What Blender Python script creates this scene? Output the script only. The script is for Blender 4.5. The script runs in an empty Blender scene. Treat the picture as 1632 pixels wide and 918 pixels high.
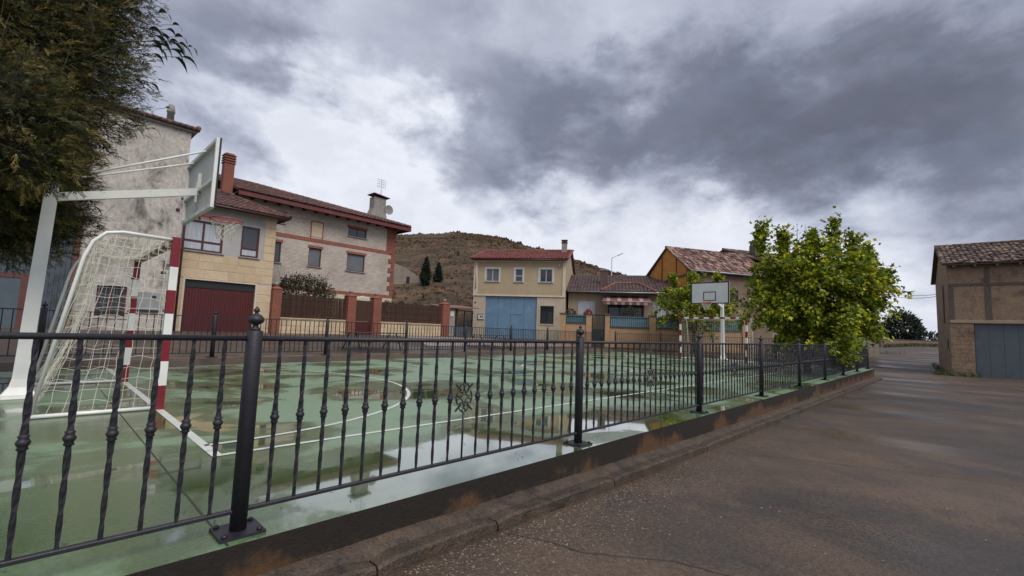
import bpy, math, random
import numpy as np
from mathutils import Vector, Matrix, noise as mn
random.seed(7); rng = np.random.default_rng(7)
R = math.radians
scene = bpy.context.scene
C = scene.collection
# ------------------------------------------------------------------ camera
FW = Vector((0.71491196, 0.69318495, 0.09162706)); RT = Vector((0.69320491, -0.71979946, 0.03681957)); UP = Vector((-0.09147588, -0.03719357, 0.99511246))
cam = bpy.data.cameras.new('camera'); cam.sensor_width = 36; cam.lens = 36*728.6/1632; cam.clip_start = .05; cam.clip_end = 6000
co = bpy.data.objects.new('camera', cam); C.objects.link(co)
co.matrix_world = Matrix(((RT.x, UP.x, -FW.x, 0), (RT.y, UP.y, -FW.y, 0), (RT.z, UP.z, -FW.z, 1.0874), (0, 0, 0, 1)))
scene.camera = co
# ------------------------------------------------------------------ world
SUN_EL, SUN_AZ = 52, -100           # azimuth: angle of the sun's direction in the x,y plane
EXPO = 0.75
w = bpy.data.worlds.new('World'); scene.world = w; w.use_nodes = True
nt = w.node_tree; nt.nodes.clear()
def N(nt, t, **kw):
    n = nt.nodes.new(t)
    for k, v in kw.items():
        if k == 'ins':
            for a, b in v.items(): n.inputs[a].default_value = b
        else: setattr(n, k, v)
    return n
def math_(nt, op, a, b=None, c=None, clamp=False):
    n = nt.nodes.new('ShaderNodeMath'); n.operation = op; n.use_clamp = clamp
    for i, x in enumerate((a, b, c)):
        if x is None: continue
        if isinstance(x, (int, float)): n.inputs[i].default_value = x
        else: nt.links.new(x, n.inputs[i])
    return n.outputs[0]
def build_sky():
    L = nt.links.new
    tc = N(nt, 'ShaderNodeTexCoord'); d = tc.outputs['Generated']
    sep = N(nt, 'ShaderNodeSeparateXYZ'); L(d, sep.inputs[0])
    cmb = N(nt, 'ShaderNodeVectorMath', operation='MULTIPLY'); L(d, cmb.inputs[0]); cmb.inputs[1].default_value = (1, 1, 1.75)
    n1 = N(nt, 'ShaderNodeTexNoise', ins={'Scale': 2.6, 'Detail': 10, 'Roughness': .55, 'Distortion': .1}); L(cmb.outputs[0], n1.inputs['Vector'])
    n2 = N(nt, 'ShaderNodeTexNoise', ins={'Scale': 7.0, 'Detail': 8, 'Roughness': .60, 'Distortion': .15}); L(cmb.outputs[0], n2.inputs['Vector'])
    # warped direction for the single cloud masses
    wv = N(nt, 'ShaderNodeVectorMath', operation='SUBTRACT'); L(n2.outputs['Color'], wv.inputs[0]); wv.inputs[1].default_value = (.5, .5, .5)
    ws = N(nt, 'ShaderNodeVectorMath', operation='SCALE'); L(wv.outputs[0], ws.inputs[0]); ws.inputs['Scale'].default_value = .26
    wv1 = N(nt, 'ShaderNodeVectorMath', operation='SUBTRACT'); L(n1.outputs['Color'], wv1.inputs[0]); wv1.inputs[1].default_value = (.5, .5, .5)
    ws1 = N(nt, 'ShaderNodeVectorMath', operation='SCALE'); L(wv1.outputs[0], ws1.inputs[0]); ws1.inputs['Scale'].default_value = .45
    wd0 = N(nt, 'ShaderNodeVectorMath', operation='ADD'); L(d, wd0.inputs[0]); L(ws.outputs[0], wd0.inputs[1])
    wd = N(nt, 'ShaderNodeVectorMath', operation='ADD'); L(wd0.outputs[0], wd.inputs[0]); L(ws1.outputs[0], wd.inputs[1])
    t = math_(nt, 'ADD', math_(nt, 'MULTIPLY_ADD', n1.outputs[0], .62, .36), math_(nt, 'MULTIPLY_ADD', n2.outputs[0], .34, -.17))
    for (x, y, r, a) in CLOUDS:
        v = (FW + RT*((x-816)/728.6) - UP*((y-459)/728.6)).normalized()
        ds = N(nt, 'ShaderNodeVectorMath', operation='DISTANCE'); L(wd.outputs[0], ds.inputs[0]); ds.inputs[1].default_value = v
        mr = N(nt, 'ShaderNodeMapRange', interpolation_type='SMOOTHSTEP', ins={'From Min': r*.25, 'From Max': r, 'To Min': a, 'To Max': 0}); L(ds.outputs['Value'], mr.inputs['Value'])
        t = math_(nt, 'ADD', t, mr.outputs[0])
    ramp = N(nt, 'ShaderNodeValToRGB'); L(t, ramp.inputs[0])
    k = 2**-EXPO
    el = ramp.color_ramp.elements
    for e, (p, c) in zip(range(5), [(.08, (.138, .150, .200)), (.32, (.212, .230, .305)), (.52, (.375, .40, .505)), (.70, (.61, .645, .755)), (.92, (.84, .87, .955))]):
        if e < 2: q = el[e]; q.position = p
        else: q = el.new(p)
        q.color = (c[0]*k, c[1]*k, c[2]*k, 1)
    # clear sky seen through thin places low down
    sky = N(nt, 'ShaderNodeTexSky', sky_type='NISHITA', sun_disc=False, sun_elevation=R(SUN_EL), sun_rotation=R(90-SUN_AZ), altitude=800)
    sm = N(nt, 'ShaderNodeVectorMath', operation='SCALE'); L(sky.outputs[0], sm.inputs[0]); sm.inputs['Scale'].default_value = .05
    gap = N(nt, 'ShaderNodeMapRange', interpolation_type='SMOOTHSTEP', ins={'From Min': .40, 'From Max': .62, 'To Min': 0, 'To Max': .14}); L(n2.outputs[0], gap.inputs['Value'])
    mix = N(nt, 'ShaderNodeMix', data_type='RGBA'); L(gap.outputs[0], mix.inputs['Factor']); L(ramp.outputs[0], mix.inputs['A']); L(sm.outputs[0], mix.inputs['B'])
    bg = N(nt, 'ShaderNodeBackground'); L(mix.outputs['Result'], bg.inputs[0]); bg.inputs[1].default_value = 1
    out = N(nt, 'ShaderNodeOutputWorld'); L(bg.outputs[0], out.inputs[0])
CLOUDS = [(575, 260, .22, .34), (560, 170, .14, .14), (690, 370, .34, .34), (860, 350, .18, .16), (1010, 380, .26, .28), (1300, 400, .32, .32), (420, 290, .24, .16), (1420, 400, .2, .16), (780, 215, .20, -.26), (900, 240, .20, -.20), (1010, 265, .22, -.24), (1130, 225, .22, -.22), (1290, 265, .26, -.28), (1480, 275, .28, -.28), (1620, 250, .22, -.14),
          (430, 150, .24, -.22), (330, 60, .18, -.08), (860, 50, .24, .04), (1400, 110, .34, -.12), (1250, 170, .25, -.08), (680, 50, .2, -.08), (250, 200, .2, -.06), (1455, 455, .12, -.18), (1470, 512, .10, .12)]
build_sky()
sun = bpy.data.lights.new('sun', 'SUN'); sun.energy = 1.5; sun.angle = R(35); sun.color = (1, .95, .88)
so = bpy.data.objects.new('sun', sun); C.objects.link(so)
sd = Vector((math.cos(R(SUN_EL))*math.cos(R(SUN_AZ)), math.cos(R(SUN_EL))*math.sin(R(SUN_AZ)), math.sin(R(SUN_EL))))
so.rotation_euler = sd.to_track_quat('Z', 'Y').to_euler()
vs = scene.view_settings; vs.view_transform = 'Standard'; vs.look = 'None'; vs.gamma = 1; vs.exposure = EXPO; vs.use_curve_mapping = False
scene.cycles.max_bounces = 6; scene.cycles.transparent_max_bounces = 8

# ------------------------------------------------------------------ materials
def mat(name, c1, c2=None, rough=.8, scale=2.0, detail=6, bump=0.0, bscale=None, metal=0, spec=.5, stretch=(1, 1, 1), stain=None, stain_scale=.7, stain_pos=(.5, .62), rvar=0.0, coat=0, island=0.0, trans=0.0, sub=None, speck=0.0, speck_scale=70, subpow=1.6, rstretch=None):
    m = bpy.data.materials.new(name); m.use_nodes = True; nt = m.node_tree; L = nt.links.new
    b = nt.nodes['Principled BSDF']; b.inputs['Roughness'].default_value = rough; b.inputs['Metallic'].default_value = metal; b.inputs['Specular IOR Level'].default_value = spec
    b.inputs['Coat Weight'].default_value = coat; b.inputs['Coat Roughness'].default_value = .15
    if c2 is None: c2 = tuple(x*.72 for x in c1)
    tc = N(nt, 'ShaderNodeTexCoord'); mp = N(nt, 'ShaderNodeMapping'); L(tc.outputs['Object'], mp.inputs[0]); mp.inputs['Scale'].default_value = stretch
    n = N(nt, 'ShaderNodeTexNoise', ins={'Scale': scale, 'Detail': detail, 'Roughness': .62}); L(mp.outputs[0], n.inputs['Vector'])
    mr = N(nt, 'ShaderNodeMapRange', ins={'From Min': .32, 'From Max': .68}); L(n.outputs[0], mr.inputs[0])
    mx = N(nt, 'ShaderNodeMix', data_type='RGBA'); L(mr.outputs[0], mx.inputs['Factor']); mx.inputs['A'].default_value = (*c2, 1); mx.inputs['B'].default_value = (*c1, 1)
    col = mx.outputs['Result']
    if stain:
        ns = N(nt, 'ShaderNodeTexNoise', ins={'Scale': stain_scale, 'Detail': 8, 'Roughness': .7, 'Distortion': .6}); L(mp.outputs[0], ns.inputs['Vector'])
        ms = N(nt, 'ShaderNodeMapRange', interpolation_type='SMOOTHSTEP', ins={'From Min': stain_pos[0], 'From Max': stain_pos[1]}); L(ns.outputs[0], ms.inputs[0])
        m2 = N(nt, 'ShaderNodeMix', data_type='RGBA'); L(ms.outputs[0], m2.inputs['Factor']); L(col, m2.inputs['A']); m2.inputs['B'].default_value = (*stain, 1); col = m2.outputs['Result']
    if speck:
        nk = N(nt, 'ShaderNodeTexNoise', ins={'Scale': speck_scale, 'Detail': 4, 'Roughness': .75}); L(mp.outputs[0], nk.inputs['Vector'])
        mk = N(nt, 'ShaderNodeMapRange', ins={'From Min': .3, 'From Max': .7, 'To Min': 1-speck, 'To Max': 1+speck}); L(nk.outputs[0], mk.inputs[0]); hk = N(nt, 'ShaderNodeHueSaturation'); L(mk.outputs[0], hk.inputs['Value']); L(col, hk.inputs['Color']); col = hk.outputs[0]
    if island or sub:
        g = N(nt, 'ShaderNodeNewGeometry')
        if sub:
            m3 = N(nt, 'ShaderNodeMix', data_type='RGBA'); rp = N(nt, 'ShaderNodeMath', operation='POWER'); L(g.outputs['Random Per Island'], rp.inputs[0]); rp.inputs[1].default_value = subpow
            L(rp.outputs[0], m3.inputs['Factor']); L(col, m3.inputs['A']); m3.inputs['B'].default_value = (*sub, 1); col = m3.outputs['Result']
        if island:
            h = N(nt, 'ShaderNodeHueSaturation'); v = math_(nt, 'MULTIPLY_ADD', g.outputs['Random Per Island'], island*2, 1-island); L(v, h.inputs['Value']); L(col, h.inputs['Color']); col = h.outputs[0]
    L(col, b.inputs['Base Color'])
    if rvar:
        nr = N(nt, 'ShaderNodeTexNoise', ins={'Scale': .55, 'Detail': 5, 'Roughness': .6}); mpr = N(nt, 'ShaderNodeMapping'); L(tc.outputs['Object'], mpr.inputs[0]); mpr.inputs['Scale'].default_value = rstretch or stretch; L(mpr.outputs[0], nr.inputs['Vector'])
        r2 = N(nt, 'ShaderNodeMapRange', ins={'From Min': .38, 'From Max': .62, 'To Min': max(.04, rough-rvar), 'To Max': min(1, rough+rvar)}); L(nr.outputs[0], r2.inputs[0]); L(r2.outputs[0], b.inputs['Roughness'])
    if bump:
        nb = N(nt, 'ShaderNodeTexNoise', ins={'Scale': bscale or scale*6, 'Detail': 5}); L(mp.outputs[0], nb.inputs['Vector'])
        bm = N(nt, 'ShaderNodeBump', ins={'Strength': bump, 'Distance': .02}); L(nb.outputs[0], bm.inputs['Height']); L(bm.outputs[0], b.inputs['Normal'])
    if trans:
        tr = N(nt, 'ShaderNodeBsdfTranslucent'); L(col, tr.inputs[0]); ms = N(nt, 'ShaderNodeMixShader'); ms.inputs[0].default_value = trans
        L(b.outputs[0], ms.inputs[1]); L(tr.outputs[0], ms.inputs[2]); L(ms.outputs[0], nt.nodes['Material Output'].inputs[0])
    return m
def brickmat(name, c1, c2, mortar, bw, bh, ms=.012, rough=.85):
    m = bpy.data.materials.new(name); m.use_nodes = True; nt = m.node_tree; L = nt.links.new; b = nt.nodes['Principled BSDF']; b.inputs['Roughness'].default_value = rough
    tc = N(nt, 'ShaderNodeTexCoord'); sp = N(nt, 'ShaderNodeSeparateXYZ'); L(tc.outputs['Object'], sp.inputs[0])
    s = math_(nt, 'ADD', sp.outputs[0], sp.outputs[1]); cb = N(nt, 'ShaderNodeCombineXYZ'); L(s, cb.inputs[0]); L(sp.outputs[2], cb.inputs[1])
    br = N(nt, 'ShaderNodeTexBrick', ins={'Color1': (*c1, 1), 'Color2': (*c2, 1), 'Mortar': (*mortar, 1), 'Scale': 1, 'Mortar Size': ms, 'Mortar Smooth': .1, 'Bias': 0, 'Brick Width': bw, 'Row Height': bh}); L(cb.outputs[0], br.inputs['Vector'])
    n = N(nt, 'ShaderNodeTexNoise', ins={'Scale': 1.2, 'Detail': 6}); L(tc.outputs['Object'], n.inputs['Vector'])
    h = N(nt, 'ShaderNodeHueSaturation'); L(br.outputs[0], h.inputs['Color']); L(math_(nt, 'MULTIPLY_ADD', n.outputs[0], .7, .62), h.inputs['Value']); L(h.outputs[0], b.inputs['Base Color'])
    bm = N(nt, 'ShaderNodeBump', ins={'Strength': .5, 'Distance': .01}); bm.invert = True; L(br.outputs['Fac'], bm.inputs['Height']); L(bm.outputs[0], b.inputs['Normal'])
    return m
def courtmat():
    m = bpy.data.materials.new('wet_court_paint'); m.use_nodes = True; nt = m.node_tree; L = nt.links.new; b = nt.nodes['Principled BSDF']
    tc = N(nt, 'ShaderNodeTexCoord'); o = tc.outputs['Object']
    n1 = N(nt, 'ShaderNodeTexNoise', ins={'Scale': .55, 'Detail': 7, 'Roughness': .56, 'Distortion': .6}); L(o, n1.inputs['Vector'])
    n2 = N(nt, 'ShaderNodeTexNoise', ins={'Scale': 2.6, 'Detail': 6, 'Roughness': .6}); L(o, n2.inputs['Vector'])
    v = math_(nt, 'ADD', n1.outputs[0], math_(nt, 'MULTIPLY_ADD', n2.outputs[0], .12, -.06))
    # low places of the slab where rain stays: along the road-side edge; damp round the near goal also darkens colour for the tree's reflection
    for (x, y, r, am) in ((-.6, 4.6, 3.8, -.055), (2.6, 2.75, 1.6, -.17), (4.2, 2.9, 1.8, -.16), (6.0, 3.2, 1.6, -.10), (3.6, 9.0, 2.4, -.03), (15, 11.8, 3.5, .06), (9, 11.5, 3.5, .06), (12, 7.5, 3.0, .04)):
        ds = N(nt, 'ShaderNodeVectorMath', operation='DISTANCE'); L(o, ds.inputs[0]); ds.inputs[1].default_value = (x, y, 0)
        mr = N(nt, 'ShaderNodeMapRange', interpolation_type='SMOOTHSTEP', ins={'From Min': r*.3, 'From Max': r, 'To Min': am, 'To Max': 0}); L(ds.outputs['Value'], mr.inputs['Value']); v = math_(nt, 'ADD', v, mr.outputs[0])
    damp = N(nt, 'ShaderNodeMapRange', interpolation_type='SMOOTHSTEP', ins={'From Min': .455, 'From Max': .545}); L(v, damp.inputs[0])     # 1 = drying, pale
    pool = N(nt, 'ShaderNodeMapRange', interpolation_type='SMOOTHSTEP', ins={'From Min': .37, 'From Max': .43, 'To Min': 1, 'To Max': 0}); L(v, pool.inputs[0])   # 1 = standing water
    n3 = N(nt, 'ShaderNodeTexNoise', ins={'Scale': 9, 'Detail': 8, 'Roughness': .7}); L(o, n3.inputs['Vector'])
    pale = N(nt, 'ShaderNodeMix', data_type='RGBA', ins={'A': (.135, .218, .125, 1), 'B': (.210, .300, .185, 1)}); L(n3.outputs[0], pale.inputs['Factor'])
    dark = N(nt, 'ShaderNodeMix', data_type='RGBA', ins={'A': (.066, .100, .036, 1), 'B': (.080, .135, .058, 1)}); L(n2.outputs[0], dark.inputs['Factor'])
    mx = N(nt, 'ShaderNodeMix', data_type='RGBA'); L(damp.outputs[0], mx.inputs['Factor']); L(dark.outputs['Result'], mx.inputs['A']); L(pale.outputs['Result'], mx.inputs['B'])
    n4 = N(nt, 'ShaderNodeTexNoise', ins={'Scale': 38, 'Detail': 6, 'Roughness': .8}); L(o, n4.inputs['Vector'])     # grit and scuffs
    gr = N(nt, 'ShaderNodeMapRange', ins={'From Min': .35, 'From Max': .65, 'To Min': .82, 'To Max': 1.16}); L(n4.outputs[0], gr.inputs[0]); hs = N(nt, 'ShaderNodeHueSaturation'); L(gr.outputs[0], hs.inputs['Value']); L(mx.outputs['Result'], hs.inputs['Color'])
    L(hs.outputs[0], b.inputs['Base Color']); b.inputs['Specular IOR Level'].default_value = .8
    b.inputs['Coat IOR'].default_value = 1.6; b.inputs['Coat Roughness'].default_value = .02; L(pool.outputs[0], b.inputs['Coat Weight'])
    ro = math_(nt, 'MULTIPLY_ADD', damp.outputs[0], .22, .20); r2 = N(nt, 'ShaderNodeMix', data_type='FLOAT'); L(pool.outputs[0], r2.inputs['Factor']); L(ro, r2.inputs['A']); r2.inputs['B'].default_value = .04
    L(r2.outputs['Result'], b.inputs['Roughness'])
    nb = N(nt, 'ShaderNodeTexNoise', ins={'Scale': 60, 'Detail': 3}); L(o, nb.inputs['Vector'])
    st = math_(nt, 'MULTIPLY_ADD', pool.outputs[0], -.10, .11); bm = N(nt, 'ShaderNodeBump', ins={'Distance': .01}); L(st, bm.inputs['Strength']); L(nb.outputs[0], bm.inputs['Height']); L(bm.outputs[0], b.inputs['Normal'])
    return m
def corrugmat(name, c1, c2, period, rough=.55):
    m = mat(name, c1, c2, rough=rough, scale=1.5, stain=tuple(x*.6 for x in c1), stain_pos=(.52, .75))
    return m
def plinthmat():
    m = bpy.data.materials.new('stained_concrete'); m.use_nodes = True; nt = m.node_tree; L = nt.links.new; b = nt.nodes['Principled BSDF']; b.inputs['Roughness'].default_value = .65; b.inputs['Specular IOR Level'].default_value = .3
    tc = N(nt, 'ShaderNodeTexCoord'); o = tc.outputs['Object']; sp = N(nt, 'ShaderNodeSeparateXYZ'); L(o, sp.inputs[0])
    n1 = N(nt, 'ShaderNodeTexNoise', ins={'Scale': 1.1, 'Detail': 9, 'Roughness': .62, 'Distortion': .4}); L(o, n1.inputs['Vector'])
    mp = N(nt, 'ShaderNodeMapping'); L(o, mp.inputs[0]); mp.inputs['Scale'].default_value = (9, 9, .8)
    n2 = N(nt, 'ShaderNodeTexNoise', ins={'Scale': 1.0, 'Detail': 5, 'Roughness': .6}); L(mp.outputs[0], n2.inputs['Vector'])      # drips
    n3 = N(nt, 'ShaderNodeTexNoise', ins={'Scale': 30, 'Detail': 8, 'Roughness': .75}); L(o, n3.inputs['Vector'])
    v = math_(nt, 'ADD', math_(nt, 'MULTIPLY_ADD', sp.outputs[2], 1.7, .20), math_(nt, 'ADD', math_(nt, 'MULTIPLY_ADD', n1.outputs[0], 1.9, -.95), math_(nt, 'MULTIPLY_ADD', n2.outputs[0], .35, -.175)))
    f = N(nt, 'ShaderNodeMapRange', interpolation_type='SMOOTHSTEP', ins={'From Min': -.24, 'From Max': .0}); L(v, f.inputs[0])
    c = N(nt, 'ShaderNodeMix', data_type='RGBA', ins={'A': (.058, .036, .022, 1), 'B': (.135, .066, .028, 1)}); L(n3.outputs[0], c.inputs['Factor'])
    c2 = N(nt, 'ShaderNodeMix', data_type='RGBA', ins={'A': (.012, .010, .009, 1), 'B': (.034, .026, .020, 1)}); L(n3.outputs[0], c2.inputs['Factor'])
    mx = N(nt, 'ShaderNodeMix', data_type='RGBA'); L(f.outputs[0], mx.inputs['Factor']); L(c.outputs['Result'], mx.inputs['A']); L(c2.outputs['Result'], mx.inputs['B']); L(mx.outputs['Result'], b.inputs['Base Color'])
    bm = N(nt, 'ShaderNodeBump', ins={'Strength': .6, 'Distance': .02}); L(n3.outputs[0], bm.inputs['Height']); L(bm.outputs[0], b.inputs['Normal'])
    return m
M = {}
def setup_materials():
    M['court'] = courtmat()
    M['line'] = mat('line_paint', (.66, .68, .63), (.52, .55, .48), rough=.35, scale=6, stain=(.30, .37, .28), stain_scale=7, stain_pos=(.55, .68), speck=.2, speck_scale=60)
    M['joint'] = mat('dark_joint', (.035, .045, .03), rough=.5)
    M['plinth'] = plinthmat()
    M['kerb'] = mat('kerb_concrete', (.092, .066, .047), (.048, .036, .028), rough=.6, spec=.3, scale=7, bump=.7, bscale=60, stain=(.034, .028, .023), stain_scale=2.6, stain_pos=(.50, .66), speck=.5, speck_scale=50)
    M['road'] = mat('wet_road', (.108, .074, .051), (.057, .041, .031), rough=.52, spec=.35, scale=.9, detail=12, bump=.35, bscale=55, stain=(.050, .041, .036), stain_scale=.33, stain_pos=(.46, .62), rvar=.26, rstretch=(.9, .22, 1), speck=.45, speck_scale=34)
    M['paving'] = mat('pink_paving', (.30, .225, .19), (.21, .16, .14), rough=.5, scale=3, bump=.2)
    M['gravel'] = mat('gravel', (.22, .185, .145), (.10, .082, .064), rough=.7, scale=30, island=.4)
    M['iron'] = mat('black_iron', (.022, .021, .029), (.014, .014, .019), rough=.5, scale=20, bump=.12, bscale=90)
    M['iron_dk'] = mat('dark_iron', (.016, .016, .02), rough=.5)
    M['white'] = mat('white_enamel', (.80, .80, .77), (.68, .68, .65), rough=.35, scale=4, stain=(.38, .36, .30), stain_scale=2.5, stain_pos=(.58, .75))
    M['red'] = mat('dark_red_paint', (.215, .012, .022), (.15, .010, .016), rough=.35, scale=4)
    M['board'] = mat('grey_board', (.66, .68, .65), (.56, .58, .56), rough=.5, scale=2.5)
    M['boardw'] = mat('white_board', (.60, .62, .62), (.50, .52, .52), rough=.4, scale=2)
    M['black'] = mat('black_paint', (.012, .012, .014), rough=.5)
    M['rim'] = mat('orange_red_rim', (.50, .055, .025), rough=.4)
    M['net'] = mat('cream_net', (.66, .63, .53), (.50, .47, .38), rough=.9, scale=5)
    M['plaster_old'] = mat('old_whitewash', (.49, .45, .405), (.35, .32, .29), rough=.9, scale=1.6, detail=12, bump=.4, bscale=14, stain=(.11, .098, .088), stain_scale=1.0, stain_pos=(.51, .70), stretch=(1, 1, .6), speck=.3, speck_scale=9)
    M['plaster_grey'] = mat('grey_plaster', (.42, .40, .39), (.34, .32, .31), rough=.9, scale=1.5)
    M['stone'] = mat('tan_stone', (.57, .45, .30), (.48, .37, .24), rough=.85, scale=3.5, bump=.35, bscale=18)
    M['stone_b'] = mat('pale_tan_stone', (.60, .48, .325), (.51, .40, .26), rough=.85, scale=4, bump=.35, bscale=16)
    M['stone_c'] = mat('deep_tan_stone', (.53, .41, .27), (.45, .345, .22), rough=.85, scale=4, bump=.35, bscale=16)
    M['brick_grey'] = brickmat('pale_grey_brick', (.57, .50, .435), (.46, .395, .345), (.28, .245, .215), .26, .075)
    M['brick_red'] = brickmat('red_brick', (.285, .070, .040), (.205, .052, .032), (.19, .105, .075), .25, .07)
    M['band'] = brickmat('orange_brick_band', (.33, .095, .058), (.26, .075, .048), (.21, .105, .075), .12, .22)
    M['tile'] = mat('terracotta_tile', (.150, .064, .046), (.085, .040, .032), rough=.62, scale=2.2, island=.35, stain=(.07, .045, .04), stain_scale=.9)
    M['tile_red'] = mat('red_terracotta_tile', (.205, .052, .036), (.13, .038, .028), rough=.6, scale=2, island=.3)
    M['tile_brown'] = mat('brown_concrete_tile', (.105, .064, .054), (.07, .045, .039), rough=.6, scale=2, island=.25)
    M['tile_old'] = mat('old_mottled_tile', (.135, .060, .048), (.07, .038, .032), rough=.75, scale=3, island=.5, sub=(.27, .165, .135))
    M['tile_dark'] = mat('lichen_dark_tile', (.092, .056, .042), (.05, .033, .026), rough=.8, scale=3, island=.45, sub=(.17, .115, .085))
    M['wood_red'] = mat('red_brown_wood', (.15, .030, .026), (.10, .022, .020), rough=.5, scale=3, stretch=(1, 1, .2))
    M['garage_red'] = mat('dark_red_garage', (.085, .009, .010), (.065, .008, .009), rough=.42, scale=2, stretch=(4, 4, .4))
    M['frame_dk'] = mat('maroon_frame', (.075, .022, .022), rough=.4)
    M['glass'] = mat('window_glass', (.055, .062, .072), (.035, .04, .048), rough=.06, scale=.6, spec=.6)
    M['curtain'] = mat('white_curtain', (.50, .52, .56), (.34, .36, .41), rough=.9, scale=7, stretch=(3, 1, .25))
    M['shutter'] = mat('grey_blind', (.13, .14, .16), (.10, .11, .125), rough=.6, scale=3)
    M['reed'] = mat('brown_reed', (.075, .036, .022), (.042, .021, .014), rough=.9, scale=14, stretch=(3, 3, .12), island=.35)
    M['beige'] = mat('beige_render', (.44, .345, .225), (.37, .29, .185), rough=.9, scale=1.2, bump=.25, bscale=40, stain=(.33, .27, .19), stain_scale=.6, stain_pos=(.55, .8))
    M['beige2'] = mat('pale_render', (.49, .415, .31), (.40, .335, .25), rough=.9, scale=1.2, bump=.25, bscale=40, stain=(.30, .23, .16), stain_scale=.8, stain_pos=(.55, .78))
    M['cream'] = mat('cream_trim', (.60, .52, .40), (.5, .43, .33), rough=.8)
    M['blue'] = mat('blue_steel_door', (.13, .225, .335), (.105, .19, .29), rough=.45, scale=1.5, stain=(.16, .24, .33), stain_scale=2)
    M['blue_grey'] = mat('blue_grey_sheet', (.085, .11, .135), (.06, .08, .10), rough=.5, scale=1.2, stain=(.045, .05, .055))
    M['rust'] = mat('rust_red_frame', (.13, .045, .038), (.09, .032, .03), rough=.6)
    M['teal'] = mat('teal_panel', (.10, .24, .27), (.08, .19, .22), rough=.45)
    M['blue_panel'] = mat('pale_blue_panel', (.20, .33, .40), (.16, .27, .34), rough=.4)
    M['gate_green'] = mat('dark_green_gate', (.018, .032, .024), rough=.5)
    M['rose'] = mat('salmon_render', (.42, .27, .155), (.35, .22, .125), rough=.9, scale=1.5, bump=.2)
    M['tan_wall'] = mat('tan_render', (.36, .28, .20), (.29, .22, .155), rough=.9, scale=1.2)
    M['awning'] = mat('brown_awning', (.17, .075, .065), (.12, .055, .05), rough=.8)
    M['awning_l'] = mat('pale_awning', (.36, .28, .25), rough=.8)
    M['ochre'] = mat('ochre_foam', (.52, .235, .045), (.42, .17, .03), rough=.85, scale=1.5, bump=.3, stain=(.20, .085, .03), stain_scale=.9, stain_pos=(.58, .72))
    M['brown_wall'] = mat('brown_render', (.21, .15, .105), (.155, .11, .08), rough=.9, scale=1.3, bump=.3)
    M['grey_wall'] = mat('grey_render', (.30, .27, .24), (.23, .21, .185), rough=.9, scale=1, bump=.2)
    M['rubble'] = mat('grey_rubble', (.22, .185, .15), (.14, .115, .095), rough=.9, scale=4, bump=.5, island=.3)
    M['adobe'] = mat('adobe_earth', (.30, .205, .135), (.205, .14, .094), rough=.92, scale=2.4, detail=12, bump=.7, bscale=14, stain=(.14, .10, .074), stain_scale=1.5, stain_pos=(.48, .66), speck=.3, speck_scale=12)
    M['timber'] = mat('grey_timber', (.125, .095, .075), (.085, .066, .054), rough=.9, scale=4, stretch=(3, 3, .5), bump=.3)
    M['slate_door'] = mat('slate_grey_door', (.085, .10, .118), (.065, .078, .094), rough=.5, scale=2)
    M['concrete'] = mat('grey_concrete', (.28, .26, .235), (.20, .185, .165), rough=.85, scale=4, bump=.2)
    M['metal'] = mat('galvanised', (.36, .38, .40), (.28, .30, .32), rough=.45, metal=.4)
    M['box'] = mat('grey_box', (.30, .31, .31), rough=.5)
    M['sign'] = mat('white_sign', (.62, .62, .62), rough=.5)
    M['hill'] = hillmat()
    M['scrub'] = mat('scrub', (.040, .030, .015), (.026, .020, .011), rough=.95, scale=.2, island=.4, sub=(.125, .068, .027), subpow=1.1)
    M['bark'] = mat('bark', (.075, .058, .045), (.04, .032, .026), rough=.95, scale=6, bump=.6, stretch=(1, 1, .3))
    M['core'] = mat('conifer_inner_shade', (.018, .016, .008), (.012, .011, .006), rough=1)  # near-black colour paints in the shade inside the crown
    M['thuja'] = mat('conifer_spray', (.078, .086, .024), (.040, .050, .016), rough=.85, scale=1.3, island=.45, sub=(.135, .112, .032), trans=.25)
    M['laurel'] = mat('dark_leaf', (.030, .045, .022), (.02, .03, .016), rough=.35, island=.3)
    M['maple'] = mat('maple_leaf', (.110, .210, .014), (.030, .080, .008), rough=.5, scale=.8, island=.35, sub=(.50, .47, .025), trans=.42, subpow=1.9)
    M['maple2'] = mat('maple_leaf_dark', (.055, .125, .02), (.035, .085, .014), rough=.55, scale=.8, island=.3, sub=(.13, .20, .025), trans=.38)
    M['shrub'] = mat('shrub_leaf', (.045, .05, .024), (.028, .033, .018), rough=.8, island=.4, sub=(.09, .06, .03), trans=.2)
    M['cypress'] = mat('cypress_leaf', (.020, .034, .016), (.012, .022, .010), rough=.9, island=.4)
    M['flower'] = mat('red_flower', (.35, .04, .05), rough=.8)
    M['grass'] = mat('weeds', (.07, .085, .025), (.05, .055, .02), rough=.9, island=.4)
def hillmat():
    m = mat('dry_hillside', (.112, .062, .026), (.058, .034, .016), rough=.95, scale=.22, detail=12, stretch=(1, 1, 2.6), stain=(.034, .024, .012), stain_scale=.12, stain_pos=(.42, .58), bump=.8, bscale=.9, speck=.55, speck_scale=1.1)
    return m
setup_materials()
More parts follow.
